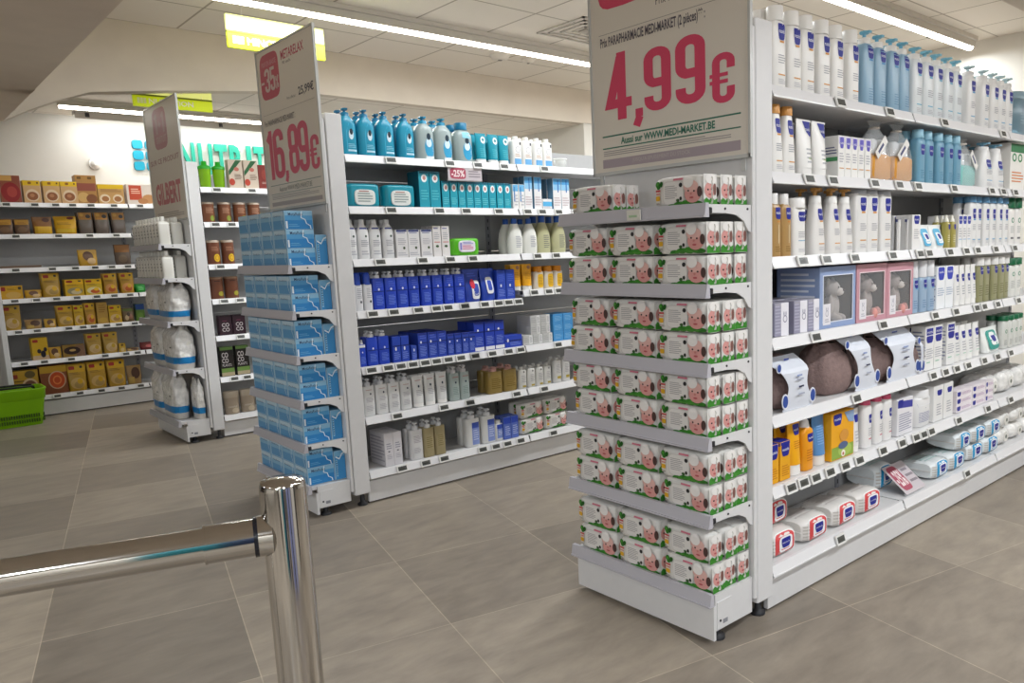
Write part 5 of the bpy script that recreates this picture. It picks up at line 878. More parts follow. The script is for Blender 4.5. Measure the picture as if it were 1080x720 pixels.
board(1.862, 4.88, .78, 1.69, .89, 'grey-white price board reading 16,89 with red minus 35 percent badge', [
    ('discount_badge', [('R', .05, .69, .40, .97, '#c25468'), ('t', 'PRIX EN BAISSE', .09, .895, .36, .925, '#cfa0a4')]),
    ('headline', [('t', 'METARELAX', .45, .89, .84, .945, '#c25468', .02), ('t', '90 sach.', .47, .862, .62, .880, '#6a5a5c')]),
    ('small_print', [('t', 'Prix officiel :', .50, .648, .66, .665, '#6c6668'), ('t', '25,99\u20ac', .70, .640, .95, .700, '#5a5660', .02), ('r', .04, .600, .95, .602, '#a29a94'), ('t', 'Prix PARAPHARMACIE MEDI-MARKET :', .06, .53, .62, .565, '#6c6668')]),
    ('web_address', [('r', .06, .150, .95, .154, '#7a8c84'), ('t', 'Aussi sur WWW.MEDI-MARKET.BE', .22, .108, .80, .138, '#7a8078'), ('r', .06, .095, .95, .098, '#7a8c84')]),
    ('footer', [('l', .07, .06, .90, .088, 3, '#b0a8a4'), ('r', .06, .020, .95, .045, '#b4aaa8')])],
    [('price_digit', '1', .02, .19, .20, .50, '#d8687e', .001), ('price_digit', '6', .17, .19, .37, .50, '#d8687e', .001), ('price_comma', ',', .35, .20, .50, .45, '#d8687e', .0012), ('price_digit', '8', .45, .20, .63, .50, '#d8687e', .001), ('price_digit', '9', .62, .20, .80, .50, '#d8687e', .001), ('price_euro', 'e', .82, .20, .96, .40, '#d8687e', .001),
     ('badge_digit', '-', .06, .75, .13, .86, '#d8c4c0', .0015), ('badge_digit', '3', .13, .735, .23, .88, '#d8c4c0', .0015), ('badge_digit', '5', .235, .735, .325, .88, '#d8c4c0', .0015), ('badge_digit', '%', .33, .735, .385, .82, '#d8c4c0', .0015)])
board(1.895, 7.47, .89, 1.73, .90, 'farthest grey-white price board with one plus one badge in faded red', [
    ('discount_badge', [('R', .25, .62, .66, .965, '#bd8288'), ('t', 'GRATUIT', .31, .67, .62, .73, '#c8a8a8', .02)]),
    ('headline', [('t', 'SUR CE PRODUIT', .06, .50, .92, .545, '#b08080', .01)]),
    ('small_print', [('l', .1, .03, .9, .08, 3, '#a8a09a')]),
    ('brand_name', [('t', 'GILBERT', .12, .145, .88, .335, '#cc7a82', .04)])],
    [('badge_digit', '1', .28, .75, .42, .92, '#c8a8a8', .0015), ('badge_digit', '+', .41, .77, .51, .89, '#c8a8a8', .0015), ('badge_digit', '1', .49, .75, .63, .92, '#c8a8a8', .0015)])

# small shelf talkers reading -25%
def talker(loc, w_, h_, tilt, label):
    r = empty('shelf_talker', label, 'sign', loc)
    T = Matrix.Rotation(tilt, 4, 'X')
    def S(px, pz, e): return tuple(T @ Vector((px, -.002-e, pz)))
    a = MB(); a.cbox(-w_/2, -.002, 0, w_/2, .001, h_, mt('#c9c0c4', .4), .0005); a.v = [tuple(T @ Vector(p)) for p in a.v]; a.obj('card', r)
    a = MB(); decorate(a, [('R', .06, .1, .52, .95, '#b04a60'), ('t', '-25%', .10, .25, .48, .80, '#f0e0e0', .03), ('l', .6, .2, .95, .8, 3, '#8a8088')], w_, h_, S, .0005); a.obj('discount_print', r)
    a = MB(); a.box(-w_/2, .001, -.004, w_/2, .014, .002, mt('#d4d4d6', .3)); a.obj('holder', r)
talker((2.735, 4.118, 1.832), .24, .075, 0, 'small grey sign with red -25% hanging under the top shelf of middle gondola')
talker((3.62, 1.695, .19), .20, .17, -.9, 'slanted grey card with red -25% on the bottom shelf of right gondola')
# ------------------------------------------------------------ filling the long shelves
GN = {'S': 'right gondola', 'T': 'middle gondola', 'U': 'far gondola', 'W': 'snack wall'}
SPECIAL = {'pouch', 'bbear', 'pbear', 'mlong', 'lsm', 'lbl'}
NOBACK = {'clearbag', 'gbagO', 'gbagM', 'gbox', 's_low', 's_low2', 's_choc', 's_lowb', 's_tiny', 's_red', 's_bag', 'wred', 'wblue', 'ychild', 'mvio', 'bflat', 'mpackb', 'gpack', 'upack', 'gwipe', 'mblock', 'utall', 'usm', 'mbox', 's_yb', 's_yb2', 'wbxa', 'tubb'}
def art(s): return s
def plural(c):
    for a, b_ in (('bottle', 'bottles'), ('carton', 'cartons'), ('box', 'boxes'), ('tube', 'tubes'), ('pouch', 'pouches'), ('tin', 'tins'), ('bag', 'bags'), ('pack', 'packs'), ('cup', 'cups')):
        ws = c.split()
        if a in ws: ws[ws.index(a)] = b_; return ' '.join(ws)
    return c + 's'
EXTRA = []
for rn, (Y, z, items) in ROWS.items():
    sh = SHN[rn[1]]; gn = GN[rn[0]]; z = z + .0005; above = [q[1] for q_, q in ROWS.items() if q_[0] == rn[0] and q[1] > z+.15]; CLR = (min(above)-.040-z) if above else 9
    count = {}; total = {}
    for it in items: total[it[0]] = total.get(it[0], 0) + 1
    runs = []
    for it in items:
        if it[0] in SPECIAL: EXTRA.append((rn, Y, z) + tuple(it[:4])); continue
        if runs and runs[-1][0] == it[0]: runs[-1][1].append(it)
        else: runs.append((it[0], [it]))
    for key, its in runs:
        sp = K[key]; wm = min(sum(i[2]-i[1] for i in its)/len(its), 9); hm = min(CLR, sum(i[3] for i in its)/len(its))
        gap = min([b_[1]+b_[2]-a_[1]-a_[2] for a_, b_ in zip(its, its[1:])] or [9])/2
        wm = min(wm, gap*.985)*.975
        if sp['t'] == 'bottle': dp = wm*sp.get('dep', .72)
        elif sp['t'] == 'box': dp = wm*sp.get('dep', .8)
        elif sp['t'] == 'tube': dp = wm*.6
        elif sp['t'] in ('pouch', 'pack'): dp = sp.get('d', wm*.42)
        elif sp['t'] in ('wipeR', 'wipeB'): dp = .19
        elif sp['t'] == 'gift': dp = .11
        elif sp['t'] == 'tub': dp = wm*.75
        else: dp = wm*1.05
        if sp['t'] == 'box' and 'd' not in sp: dp = min(dp, .32); sp = dict(sp, d=dp)
        for it in its:
            count[key] = count.get(key, 0) + 1; n = count[key]; cx_ = (it[1]+it[2])/2
            core = sp['core']
            if total[key] > 1:
                lab = '%s, %s from left, %s, %s' % (core, ORD[n], sh, gn)
            else: lab = '%s on the %s of the %s' % (core, sh, gn)
            grp = plural(core) + ', ' + sh + ', ' + gn if total[key] > 1 or key not in NOBACK else None
            rz = random.uniform(-.14, .14) if (rn[0] == 'W' and sp['t'] == 'pouch') else random.uniform(-.05, .05) if sp['t'] == 'box' and wm > .08 and rn[0] != 'S' else random.uniform(-.02, .02)
            if sp['t'] == 'box' and gap < .2: rz *= .3
            yc = Y + dp/2 + .004 + (random.uniform(0, .008) if sp['t'] != 'box' else 0)
            put(key, sp, wm, hm, (cx_, yc, z), rz, lab, grp)
            if key not in NOBACK and rn[0] != 'U' and dp < .14:
                y2 = yc + dp + .012 + (.012 if rn[0] == 'W' else 0)
                lab2 = '%s behind %s from left, %s, %s' % (core, ORD[n], sh, gn) if total[key] > 1 else '%s behind its twin, %s, %s' % (core, sh, gn)
                put(key, sp, wm, hm, (cx_ + random.uniform(-.003, .003), y2, z), 0, lab2, grp)

# stacked cartons: two layers lying on the sixth shelf, grey and blue serum cartons of the middle gondola
def cart(key, w_, h_, d, loc, lab, grp, rz=0.):
    sp = dict(K[key], d=d); put(key + str(round(d, 3)), sp, w_, h_, loc, rz, lab, grp)
xs = [(e[4], e[5]) for e in EXTRA if e[3] == 'mlong']; k = 0
for i, (x0, x1) in enumerate(xs):
    for ly in (0, 1, 2):
        cart('mlong', (x1-x0)*.975, .038, .07, ((x0+x1)/2, 1.745, .4925+.0385*ly), 'pink-white ointment carton lying flat, %s layer, %s column, sixth shelf, right gondola' % (('lower', 'middle', 'upper')[ly], ('left', 'middle', 'right')[i]), 'ointment cartons lying on the sixth shelf')
for i in range(3):
    cart('lsm', .081, .062, .15, (3.182+.084*i, 4.235, .788), 'pale grey serum carton, %s of three, lower layer, fifth shelf, middle gondola' % ('leftmost', 'middle', 'rightmost')[i], 'grey serum cartons')
for i in range(2):
    cart('lsm', .081, .062, .15, (3.25+.084*i, 4.235, .851), 'pale grey serum carton, %s of the upper two, fifth shelf, middle gondola' % ('left', 'right')[i], 'grey serum cartons')
    cart('lsm', .081, .062, .15, (3.25+.084*i, 4.235, .914), 'pale grey serum carton on top of the stack, %s one, fifth shelf, middle gondola' % ('left', 'right')[i], 'grey serum cartons')
for i in range(2):
    for ly in range(3):
        cart('lbl', .085, .06, .15, (3.445+.09*i, 4.235, .788+.061*ly), 'light blue carton, %s column, %s layer, fifth shelf, middle gondola' % (('left', 'right')[i], ('lower', 'middle', 'upper')[ly]), 'light blue cartons stacked in two columns')

# ------------------------------------------------------------ baby wipes with a baby photograph
GRN = '#3c8a2c'; SKIN = '#d89a94'
def leaves(u, v, s, n=5, seed=1):
    rn_ = random.Random(seed); return [('e', u+s*rn_.uniform(-.1, 1)*1.0-.0, v+s*rn_.uniform(-.4, .9), u+s*rn_.uniform(.3, 1.3)+.03, v+s*rn_.uniform(1.0, 1.9)+.02, rn_.choice(['#2f7a22', '#4c9a34', '#1f5c1a'])) for _ in range(n)]
GRASS = [('e', .44, .03, .62, .21, '#2c7420'), ('e', .58, .03, .78, .24, '#3f8a2c'), ('e', .30, .03, .50, .15, '#327c26'), ('e', .74, .03, .98, .20, '#2c7420'), ('p', [(.26, .03), (.33, .13), (.40, .10), (.46, .18), (.52, .13), (.58, .22), (.64, .15), (.71, .22), (.78, .15), (.86, .20), (.95, .15), (.98, .03)], GRN), ('l', .40, .05, .95, .12, 2, '#62a84a')]
BABYF = [('r', .03, .04, .13, .96, '#ece6dc')] + leaves(.035, .66, .11, 9, 4) + [('r', .04, .56, .15, .62, '#c4484c'), ('r', .05, .47, .14, .52, '#d08a84'), ('R', .04, .28, .14, .43, '#e0ac28'), ('r', .05, .16, .13, .22, '#b4aca4'),
    ('R', .20, .12, .64, .86, '#d4d0cb'), ('R', .215, .15, .625, .83, '#e2dfdb'), ('l', .25, .30, .50, .72, 7, '#a5a1a2'), ('r', .42, .86, .62, .92, '#d0788a'), ('e', .54, .64, .61, .78, '#2c2a2c'), ('e', .48, .20, .55, .30, '#3c5a34'), ('e', .55, .24, .60, .36, '#2c2c28')] + GRASS + [
    ('e', .66, .14, .97, .68, SKIN), ('e', .64, .46, .92, .82, '#e0b4ac'), ('e', .90, .30, .985, .62, '#4a3430'), ('e', .72, .48, .755, .54, '#3c2c2c'), ('e', .83, .46, .865, .52, '#3c2c2c'), ('e', .77, .38, .81, .46, '#c8807a'), ('e', .76, .27, .84, .33, '#b8565c'), ('e', .64, .60, .84, .97, '#eeeae6')]
BABYR = [('e', .05, .26, .80, .74, SKIN), ('e', .68, .34, .95, .70, '#7a5048'), ('e', .22, .48, .34, .54, '#3c2c2c'), ('e', .48, .50, .58, .55, '#3c2c2c'), ('e', .30, .34, .48, .40, '#b8565c'), ('p', [(.0, .03), (.0, .20), (.15, .28), (.35, .20), (.55, .30), (.75, .20), (1, .26), (1, .03)], GRN), ('e', .1, .68, .9, .98, '#efece8')]
K['baby'] = dict(t='pack', core='baby wipes pack', cat='wipes pack', col='#e4e2dd', d=.073, F=BABYF, R=BABYR)
PW, PH = .238, .108
def baby(col_x, dep_i, z, lab, grp, w_=PW, jit=True):
    sp = K['baby']; x = 2.284-.262+.013+.037+.0755*dep_i
    put('baby', sp, w_, PH, (x + (random.uniform(-.003, .003) if jit else 0), col_x + (random.uniform(-.004, .004) if jit else 0), z), -PI/2 + (random.uniform(-.03, .03) if jit else 0), lab, grp)
CY3 = [2.270, 2.033, 1.796]; CN = ['left', 'middle', 'right']; G3 = 'baby wipes packs on the near endcap'
E3 = ['top', 'second', 'third', 'fourth', 'fifth', 'bottom']
for s in range(1, 6):
    for ly in range(2):
        for c in range(3):
            for dd in range(3):
                lab = 'baby wipes pack, %s%s column, %s layer, %s shelf of near endcap' % (('front of ', 'second in ', 'rearmost in ')[dd], CN[c], ('lower', 'upper')[ly], E3[s])
                baby(CY3[c], dd, Z3[s]+.0005+(PH+.0012)*ly, lab, G3)
for c, yy, n in ((0, 2.235, 2), (2, 1.80, 3)):
    for dd in range(n): baby(yy, dd, Z3[0]+.0005, 'baby wipes pack, %s%s group, alone on top shelf of near endcap' % (('front of ', 'second in ', 'rearmost in ')[dd], CN[c]), G3)
# the same packs on the bottom shelf of the middle gondola, facing the aisle
for i in range(2):
    for ly in range(2):
        for dd in range(2):
            put('baby', dict(K['baby']), .205, .104, (3.19+.212*i, 4.20+.08*dd, .1885+.105*ly), 0, 'baby wipes pack, %s, %s layer, %s column, bottom shelf of middle gondola' % (('front', 'behind')[dd], ('lower', 'upper')[ly], ('left', 'right')[i]), 'baby wipes packs on the middle gondola')

# ------------------------------------------------------------ light blue cartons of the middle endcap
LBL = '#4f9fd6'; LB2 = '#2f86c8'
BOLT = [('p', [(.60, .98), (.63, .98), (.60, .62), (.57, .62)], '#eaf4fa'), ('p', [(.57, .62), (.60, .64), (.72, .56), (.71, .52)], '#eaf4fa'), ('p', [(.70, .55), (.73, .56), (.78, .30), (.75, .30)], '#eaf4fa'), ('p', [(.75, .32), (.78, .32), (.90, .22), (.89, .17)], '#eaf4fa'), ('p', [(.87, .2), (.90, .22), (.92, .03), (.89, .03)], '#eaf4fa')]
K['meta'] = dict(t='box', core='light blue carton', cat='carton', col='#a9cce2', d=.205, top='#6fa6cc',
    F=[('r', .04, .03, .95, .50, '#5f9fcf'), ('r', .04, .50, .95, .74, '#8dbedd'), ('r', .04, .74, .95, .97, '#c4dcea'), ('t', 'MetaRelax', .12, .70, .72, .80, '#3a5a84'), ('p', [(.86, .98), (.90, .98), (.80, .4), (.77, .4)], '#cfe4f0'), ('p', [(.78, .45), (.81, .45), (.93, .05), (.90, .05)], '#cfe4f0')],
    R=[('r', .02, .02, .98, .50, '#2f86c8'), ('r', .02, .50, .98, .75, '#55a0d4'), ('r', .02, .75, .98, .98, '#8fc0de'), ('t', 'MetaRelax', .14, .74, .66, .90, '#1f3a6a', .01), ('r', .04, .06, .10, .45, '#e6eef2'), ('l', .14, .12, .5, .30, 2, '#6ab0dc')] + BOLT)
K['metas'] = dict(K['meta'], d=.105, F=K['meta']['F'], R=[('r', .04, .02, .98, .98, '#3f92ce'), ('r', .04, .80, .98, .98, '#7ab6dc'), ('r', .12, .12, .26, .70, '#8fc4e4'), ('l', .14, .15, .24, .68, 7, '#1f3a6a'), ('p', [(.1, .78), (.14, .82), (.45, .74), (.7, .90), (.97, .94), (.97, .89), (.72, .85), (.46, .69)], '#eaf4fa')])
BW, BH = .163, .0960
E2 = ['top', 'second', 'third', 'fourth', 'fifth', 'bottom']; G2 = 'light blue cartons stacked on the middle endcap'
for s in range(6):
    nl = 3 if s == 0 else 2
    for ly in range(nl):
        for c in range(4):
            x = 1.884-.25+.018+.0525
            y = 4.765-.170*c - .004
            d = .115
            nm = ('leftmost', 'second', 'third', 'rightmost')[c]
            lay = ('lowest', 'middle', 'highest')[ly] if nl == 3 else ('lower', 'upper')[ly]
            xx = 1.884-.25+.016+.075
            put('meta', dict(K['meta'], d=.150), BW, BH, (xx, y, Z2[s]+.0005+(BH+.0008)*ly), -PI/2+random.uniform(-.012, .012), 'light blue carton, %s stack, %s layer, %s shelf of middle endcap' % (nm, lay, E2[s]), G2)
    put('metas', dict(K['metas'], d=.062), BW, .165, (1.884-.020-.0315, 4.765-.170*3-.012, Z2[s]+.0005), -PI/2, 'light blue carton on end behind the stacks, %s shelf of middle endcap' % E2[s], 'upright light blue cartons on the middle endcap')

# ------------------------------------------------------------ far endcap: slim white cartons and white bags
K['ampo'] = dict(t='bottle', core='slim white spray bottle', cat='bottle', col='#eeece4', prof='sq', cap='small', capcol='#f6f4ec', capw=.24, capf=.17, ex=5, dep=1.15, F=[('r', .04, .04, .96, .08, '#7a9a4c'), ('r', .1, .84, .5, .88, '#5a5a54'), ('l', .2, .3, .8, .7, 3, '#b0aea6')])
for s in range(2):
    for dd in range(2):
        for i in range(9 if dd == 0 else 8):
            put('ampo', K['ampo'], .071, .215, (1.732+.112*dd, 7.395-.087*i, Z1[s]+.0005), -PI/2, 'slim white spray bottle, %s from left, %s row, %s shelf, farthest endcap' % (ORD[i+1], ('front', 'back')[dd], ('top', 'second')[s]), 'slim white spray bottles on the farthest endcap')
FILM = fleck(mt('#eceae6', .2, name='crinkled_clear_film'), 26, .14, 1.0, 34); BAND = mt('#1f86c8', .3); COT = fleck(mt('#d6d2cb', .6, name='white_cotton'), 40, .06)
def cotton_bag(x, y, z, w_, h_, d, seed, label, lean=0.):
    r = empty('plastic_bag', label, 'bag', (x, y, z), -PI/2+lean, 'white bags with blue bands on the farthest endcap'); rn_ = random.Random(seed); n = 40
    ph = [rn_.uniform(0, 6.28) for _ in range(8)]
    def ring(t, s_=1.):
        a = w_/2*(.90+.10*math.sin(PI*min(1, t*1.2+.1)))*(1-.08*max(0, t-.9)/.1); b_ = d/2*(.9+.1*math.sin(PI*t))*(1-.55*max(0, t-.82)/.18)
        out = []
        for i, (px, py) in enumerate(sec(a*s_, b_*s_, 3.6, n)):
            th = 2*PI*i/n; g_ = .35+1.5*t; q = 1+g_*(.035*math.sin(5*th+ph[0]+7*t)+.026*math.sin(11*th+ph[1]-13*t)+.024*math.sin(3*th+ph[2]+19*t)+rn_.uniform(-.022, .022))
            out.append((px*min(q, 1.06), py*min(q, 1.04), h_*t+(.022*math.sin(4*th+ph[3])*(t-.8)/.2 if t > .8 else 0)))
        return out
    lo = MB(); lo.loft([ring(t) for t in (0, .03, .08, .11, .145)], COT, True, True, False); lo.obj('cotton_filling', r)
    bd = MB(); bd.loft([ring(t, 1.006) for t in (.14, .19, .25, .30)], BAND, True, False, False); bd.obj('blue_band', r)
    up = MB(); up.loft([ring(t) for t in [.295+.705*k/16 for k in range(17)]], FILM, True, False, True); up.obj('clear_film', r)
    pr_ = MB(); pr_.box(w_*.22, -d*.515, h_*.52, w_*.30, -d*.505, h_*.55, mt('#4a4a48', .5)); pr_.box(-w_*.1, -d*.515, h_*.44, -w_*.02, -d*.505, h_*.46, mt('#6a6a66', .5)); pr_.obj('printed_mark', r)
for s, (nm, zz, hh) in enumerate((('third', Z1[2], .285), ('fourth', Z1[3], .325))):
    cotton_bag(1.795, 7.235, zz+.0005, .36, hh, .165, 10+s, 'white plastic bag with blue band, left one, %s shelf, farthest endcap' % nm)
    cotton_bag(1.792, 6.86, zz+.0005, .37, hh*1.0, .17, 20+s, 'white plastic bag with blue band, right one, %s shelf, farthest endcap' % nm)
cotton_bag(1.755, 7.30, Z1[4]+.0005, .30, .33, .13, 31, 'white plastic bag with blue band, leftmost on the bottom of the farthest endcap')
cotton_bag(1.755, 6.96, Z1[4]+.0005, .36, .34, .13, 32, 'white plastic bag with blue band, middle one on the bottom of the farthest endcap')
cotton_bag(1.855, 6.735, Z1[4]+.0005, .17, .30, .065, 33, 'narrow white plastic bag with blue band at the back corner of the farthest endcap')

# ------------------------------------------------------------ fifth shelf of the right gondola: brown fabric bags in paper wraps
FAB = fleck(mt('#8a7470', .85, name='brown_fabric'), 60, .10, .5, 80); PAP = mt('#dde1ea', .5); PAPW = mt('#e9e9ee', .5)
def fabric_bag(x, w_, h_, sx0, sx1, label, seed, flip=0):
    y0 = 1.705; d = .20; r = empty('fabric_bag', label, 'fabric bag', (x, y0+d/2, .7655), 0, 'brown fabric bags in paper wraps'); rn_ = random.Random(seed); n = 36
    m = MB(); R = []; ph = [rn_.uniform(0, 6.28) for _ in range(5)]
    for t, s in ((0, .72), (.04, .84), (.15, .97), (.35, 1), (.55, .93), (.72, .76), (.82, .56), (.88, .40), (.93, .46), (1, .60)):
        ring = []
        for i, (px, py) in enumerate(sec(w_/2*s, d/2*s, 2.3, n)):
            th = 2*PI*i/n; am = .02+.05*t; q = 1+am*math.sin(7*th+ph[0])+am*.7*math.sin(12*th+ph[1]+4*t)
            ring.append((px*q, py*q, h_*t))
        R.append(ring)
    m.loft(R, FAB); m.obj('bag_body', r)
    c = MB(); c.path([(w_*.5*.40*math.cos(a_)*1.05, d*.5*.40*math.sin(a_)*1.05, h_*.88) for a_ in [2*PI*k/16 for k in range(17)]], .004, mt('#2c2624', .7), 6)
    c.path([(w_*.10, -d*.20, h_*.88), (w_*.16, -d*.32, h_*.80), (w_*.08, -d*.42, h_*.68), (w_*.02, -d*.40, h_*.74)], .003, mt('#2c2624', .7), 6); c.obj('drawstring', r)
    # paper sleeve: a card strip with a waist, two oval discs at its foot
    p = MB(); u0, u1 = sx0-x, sx1-x; L = []; N_ = 14
    for k in range(N_+1):
        v = k/N_; wv = 1-.38*math.sin(PI*min(1, v*1.1))**2; cxx = (u0+u1)/2 - (u1-u0)*.22*(v**1.3)*(1 if not flip else 1.3*flip); hw_ = (u1-u0)/2*wv
        yy = -d/2-.012-.012*math.sin(PI*v)+ (.06*max(0, v-.75)/.25)
        for j in range(5): L.append((cxx-hw_+2*hw_*j/4, yy-.006*math.sin(PI*j/4), h_*1.02*v+.002))
    F = [(a_*5+j, a_*5+j+1, a_*5+j+6, a_*5+j+5) for a_ in range(N_) for j in range(4)]
    p.add(L, F, PAP); p.add([(q[0], q[1]+.0016, q[2]) for q in L], [f[::-1] for f in F], PAPW); sl = p.obj('paper_sleeve', r)
    at_ = lambda v, j: L[int(round(v*N_))*5+j]
    for nm, v, j in (('round_sticker', .13, 0), ('round_sticker', .16, 4), ('round_sticker', .80, 0)):
        q = at_(v, j); a_ = MB(); rx = .021 if v < .5 else .015; rz_ = .030 if v < .5 else .019
        a_.loft([[(q[0]+px, q[1]-yy, q[2]+.01+pz) for px, pz in sec(rx*s, rz_*s, 2, 20)] for yy, s in ((.001, 1), (.004, 1))], mt('#e9ebf4', .4))
        a_.loft([[(q[0]+px, q[1]-yy, q[2]+.01+pz) for px, pz in sec(rx*s, rz_*s, 2, 20)] for yy, s in ((.0035, .78), (.0052, .78))], mt('#2c4c9c', .4)); a_.obj(nm, r)
    g = MB()
    for (v, w2, c_) in ((.30, .5, '#a9aec0'), (.42, .5, '#3a3f6a'), (.46, .2, '#a9aec0'), (.58, .6, '#a9aec0'), (.66, .4, '#8fa0cc'), (.90, .3, '#3a4f9c')):
        a0 = at_(v, 1); a1 = at_(v, 3); xm = (a0[0]+a1[0])/2; wd = (a1[0]-a0[0])*w2
        g.box(xm-wd/2, min(a0[1], a1[1])-.011, a0[2], xm+wd/2, min(a0[1], a1[1])-.0095, a0[2]+.006, mt(c_, .5))
    g.obj('printed_lines', r)
fabric_bag(2.575, .21, .20, 2.485, 2.69, 'brown fabric bag in pale blue paper sleeve, leftmost, beside the end upright', 1)
fabric_bag(2.965, .30, .245, 3.02, 3.21, 'large brown fabric bag with dark drawstring, fifth shelf of right gondola', 2, 2)
fabric_bag(3.385, .30, .225, 3.29, 3.59, 'brown fabric bag with wide white sleeve, third on the fifth shelf', 3, .4)
fabric_bag(3.612, .145, .185, 3.60, 3.63, 'smaller brown fabric bag beside the white cartons on the fifth shelf', 4)

# ------------------------------------------------------------ gift boxes with teddy bears
def teddy(loc, rz, s, col, shoes, label):
    """one continuous plush body with muzzle, nose, eyes and shoes"""
    r = empty('teddy_bear', label, 'teddy bear', loc, rz, 'plush bears in gift boxes'); m = MB(); fur = mt(col, .9)
    def ell(cx_, cy_, cz, a, b_, c, n=16, tx=0.):
        m_ = []
        for k in range(9):
            ph_ = -PI/2+PI*(k+.02 if k == 0 else (k-.02 if k == 8 else k))/8; rr_ = math.cos(ph_); zz = math.sin(ph_)
            m_.append([((cx_+a*rr_*math.cos(2*PI*i/n)+tx*zz*c)*s, (cy_+b_*rr_*math.sin(2*PI*i/n))*s, (cz+c*zz)*s) for i in range(n)])
        return m_
    for e in ((0, 0, .075, .048, .042, .060), (0, -.004, .165, .046, .042, .042), (-.040, 0, .200, .017, .010, .017), (.040, 0, .200, .017, .010, .017), (-.052, -.012, .090, .016, .018, .046, 16, .25), (.052, -.012, .090, .016, .018, .046, 16, -.25), (-.034, -.030, .026, .022, .036, .022), (.034, -.030, .026, .022, .036, .022), (0, -.040, .152, .022, .018, .018)):
        m.loft(ell(*e), fur)
    o = m.obj('bear_body', r); md = o.modifiers.new('skin', 'REMESH'); md.mode = 'VOXEL'; md.voxel_size = .0045*s
    md.use_smooth_shade = True
    f = MB(); f.loft(ell(0, -.041, .151, .0245, .022, .0195), mt('#d9cfc8', .9)); f.obj('muzzle', r)
    f = MB(); f.loft(ell(0, -.063, .158, .008, .005, .006), mt('#4a3a38', .4)); f.obj('nose', r)
    for sx in (-1, 1): f = MB(); m = f; f.loft(ell(sx*.018, -.043, .173, .004, .003, .004), mt('#1c1614', .2)); f.obj('eye', r)
    if shoes:
        for sx in (-1, 1): f = MB(); f.loft(ell(sx*.036, -.056, .028, .025, .020, .028), fleck(mt(shoes, .8), 60, .1)); f.obj('shoe', r)
    return r
def gift_box(x0, x1, h_, ncol, col, edge, label, tlab, bcol, shoes, z=1.0555):
    w_ = x1-x0; d = .20; t = .026; r = empty('gift_box', label, 'gift box', ((x0+x1)/2, 1.70+d/2+.004, z)); c = mt(col, .45); e = mt(edge, .45); W2 = w_/2
    a = MB(); a.box(-W2, -d/2, 0, W2, d/2, .004, c); a.box(-W2, -d/2, h_-.003, W2, d/2, h_, c); a.box(-W2, -d/2, 0, -W2+.003, d/2, h_, c); a.box(W2-.003, -d/2, 0, W2, d/2, h_, c); a.box(-W2, d/2-.003, 0, W2, d/2, h_, c); a.obj('carton', r)
    a = MB(); lc = mt('#776b63', .8); a.box(-W2+.005, d/2-.075, .005, W2-.005, d/2-.070, h_-.006, lc); a.box(W2-.008, -d/2+.004, .005, W2-.004, d/2-.075, h_-.006, lc); a.box(-W2+.004, -d/2+.004, .005, -W2+.008, d/2-.075, h_-.006, lc); a.obj('inner_liner', r)
    a = MB()
    for q in ((-W2, 0, W2, t), (-W2, h_-t*1.4, W2, h_), (-W2, t, -W2+t, h_-t*1.4), (W2-t, t, W2, h_-t*1.4)): a.box(q[0], -d/2-.002, q[1], q[2], -d/2, q[3], c)
    for q in ((-W2+t-.004, t-.004, W2-t+.004, t), (-W2+t-.004, h_-t*1.4, W2-t+.004, h_-t*1.4+.004), (-W2+t-.004, t, -W2+t, h_-t*1.4), (W2-t, t, W2-t+.004, h_-t*1.4)): a.box(q[0], -d/2-.0035, q[1], q[2], -d/2-.001, q[3], e)
    a.obj('window_frame', r)
    a = MB(); a.box(-W2+t, -d/2+.001, t, W2-t, -d/2+.0014, h_-t*1.4, mt('#dfe4e8', .05, alpha=.10)); a.obj('clear_window', r)
    a = MB(); decorate(a, [('l', .1, .2, .9, .92, 8, edge)], d, h_, lambda px, pz, ee: (-W2-ee, -px, pz)); a.obj('side_print', r)
    a = MB(); a.box(-W2+t-.002, -d/2-.004, t-.012, -W2+t+.052, -d/2-.002, t+.072, mt('#e9e6ea', .5)); decorate(a, [('ring', .3, .4, .7, .7, '#9a98a8', .8), ('e', .35, .68, .42, .85, '#9a98a8'), ('e', .56, .68, .63, .85, '#9a98a8'), ('l', .2, .1, .8, .3, 2, '#b0aeb8')], .054, .084, lambda px, pz, ee: (px-W2+t+.025, -d/2-.004-ee, pz+t-.012), .0005); a.obj('rabbit_card', r)
    teddy(((x0+x1)/2+.052, 1.700+.068, z+.0055), .28, .88*min(1, (h_-.016)/.222), bcol, shoes, tlab)
bx = {e[3]: [] for e in EXTRA}
for e in EXTRA: bx[e[3]].append(e)
gift_box(2.752, 3.026, .245, 1, '#93a6cc', '#e2e6f0', 'blue gift box with a window, fourth shelf of right gondola', 'grey teddy bear sitting in the blue gift box', '#b5aca7', None)
gift_box(3.036, 3.295, .245, 1, '#c9949f', '#f0dcdf', 'left pink gift box with a window, fourth shelf of right gondola', 'grey teddy bear with pink shoes in the left pink gift box', '#aa9d97', '#dc9a92')
gift_box(3.299, 3.545, .240, 1, '#c9949f', '#f0dcdf', 'right pink gift box with a window, fourth shelf of right gondola', 'grey teddy bear with pink shoes in the right pink gift box', '#aa9d97', '#dc9a92')

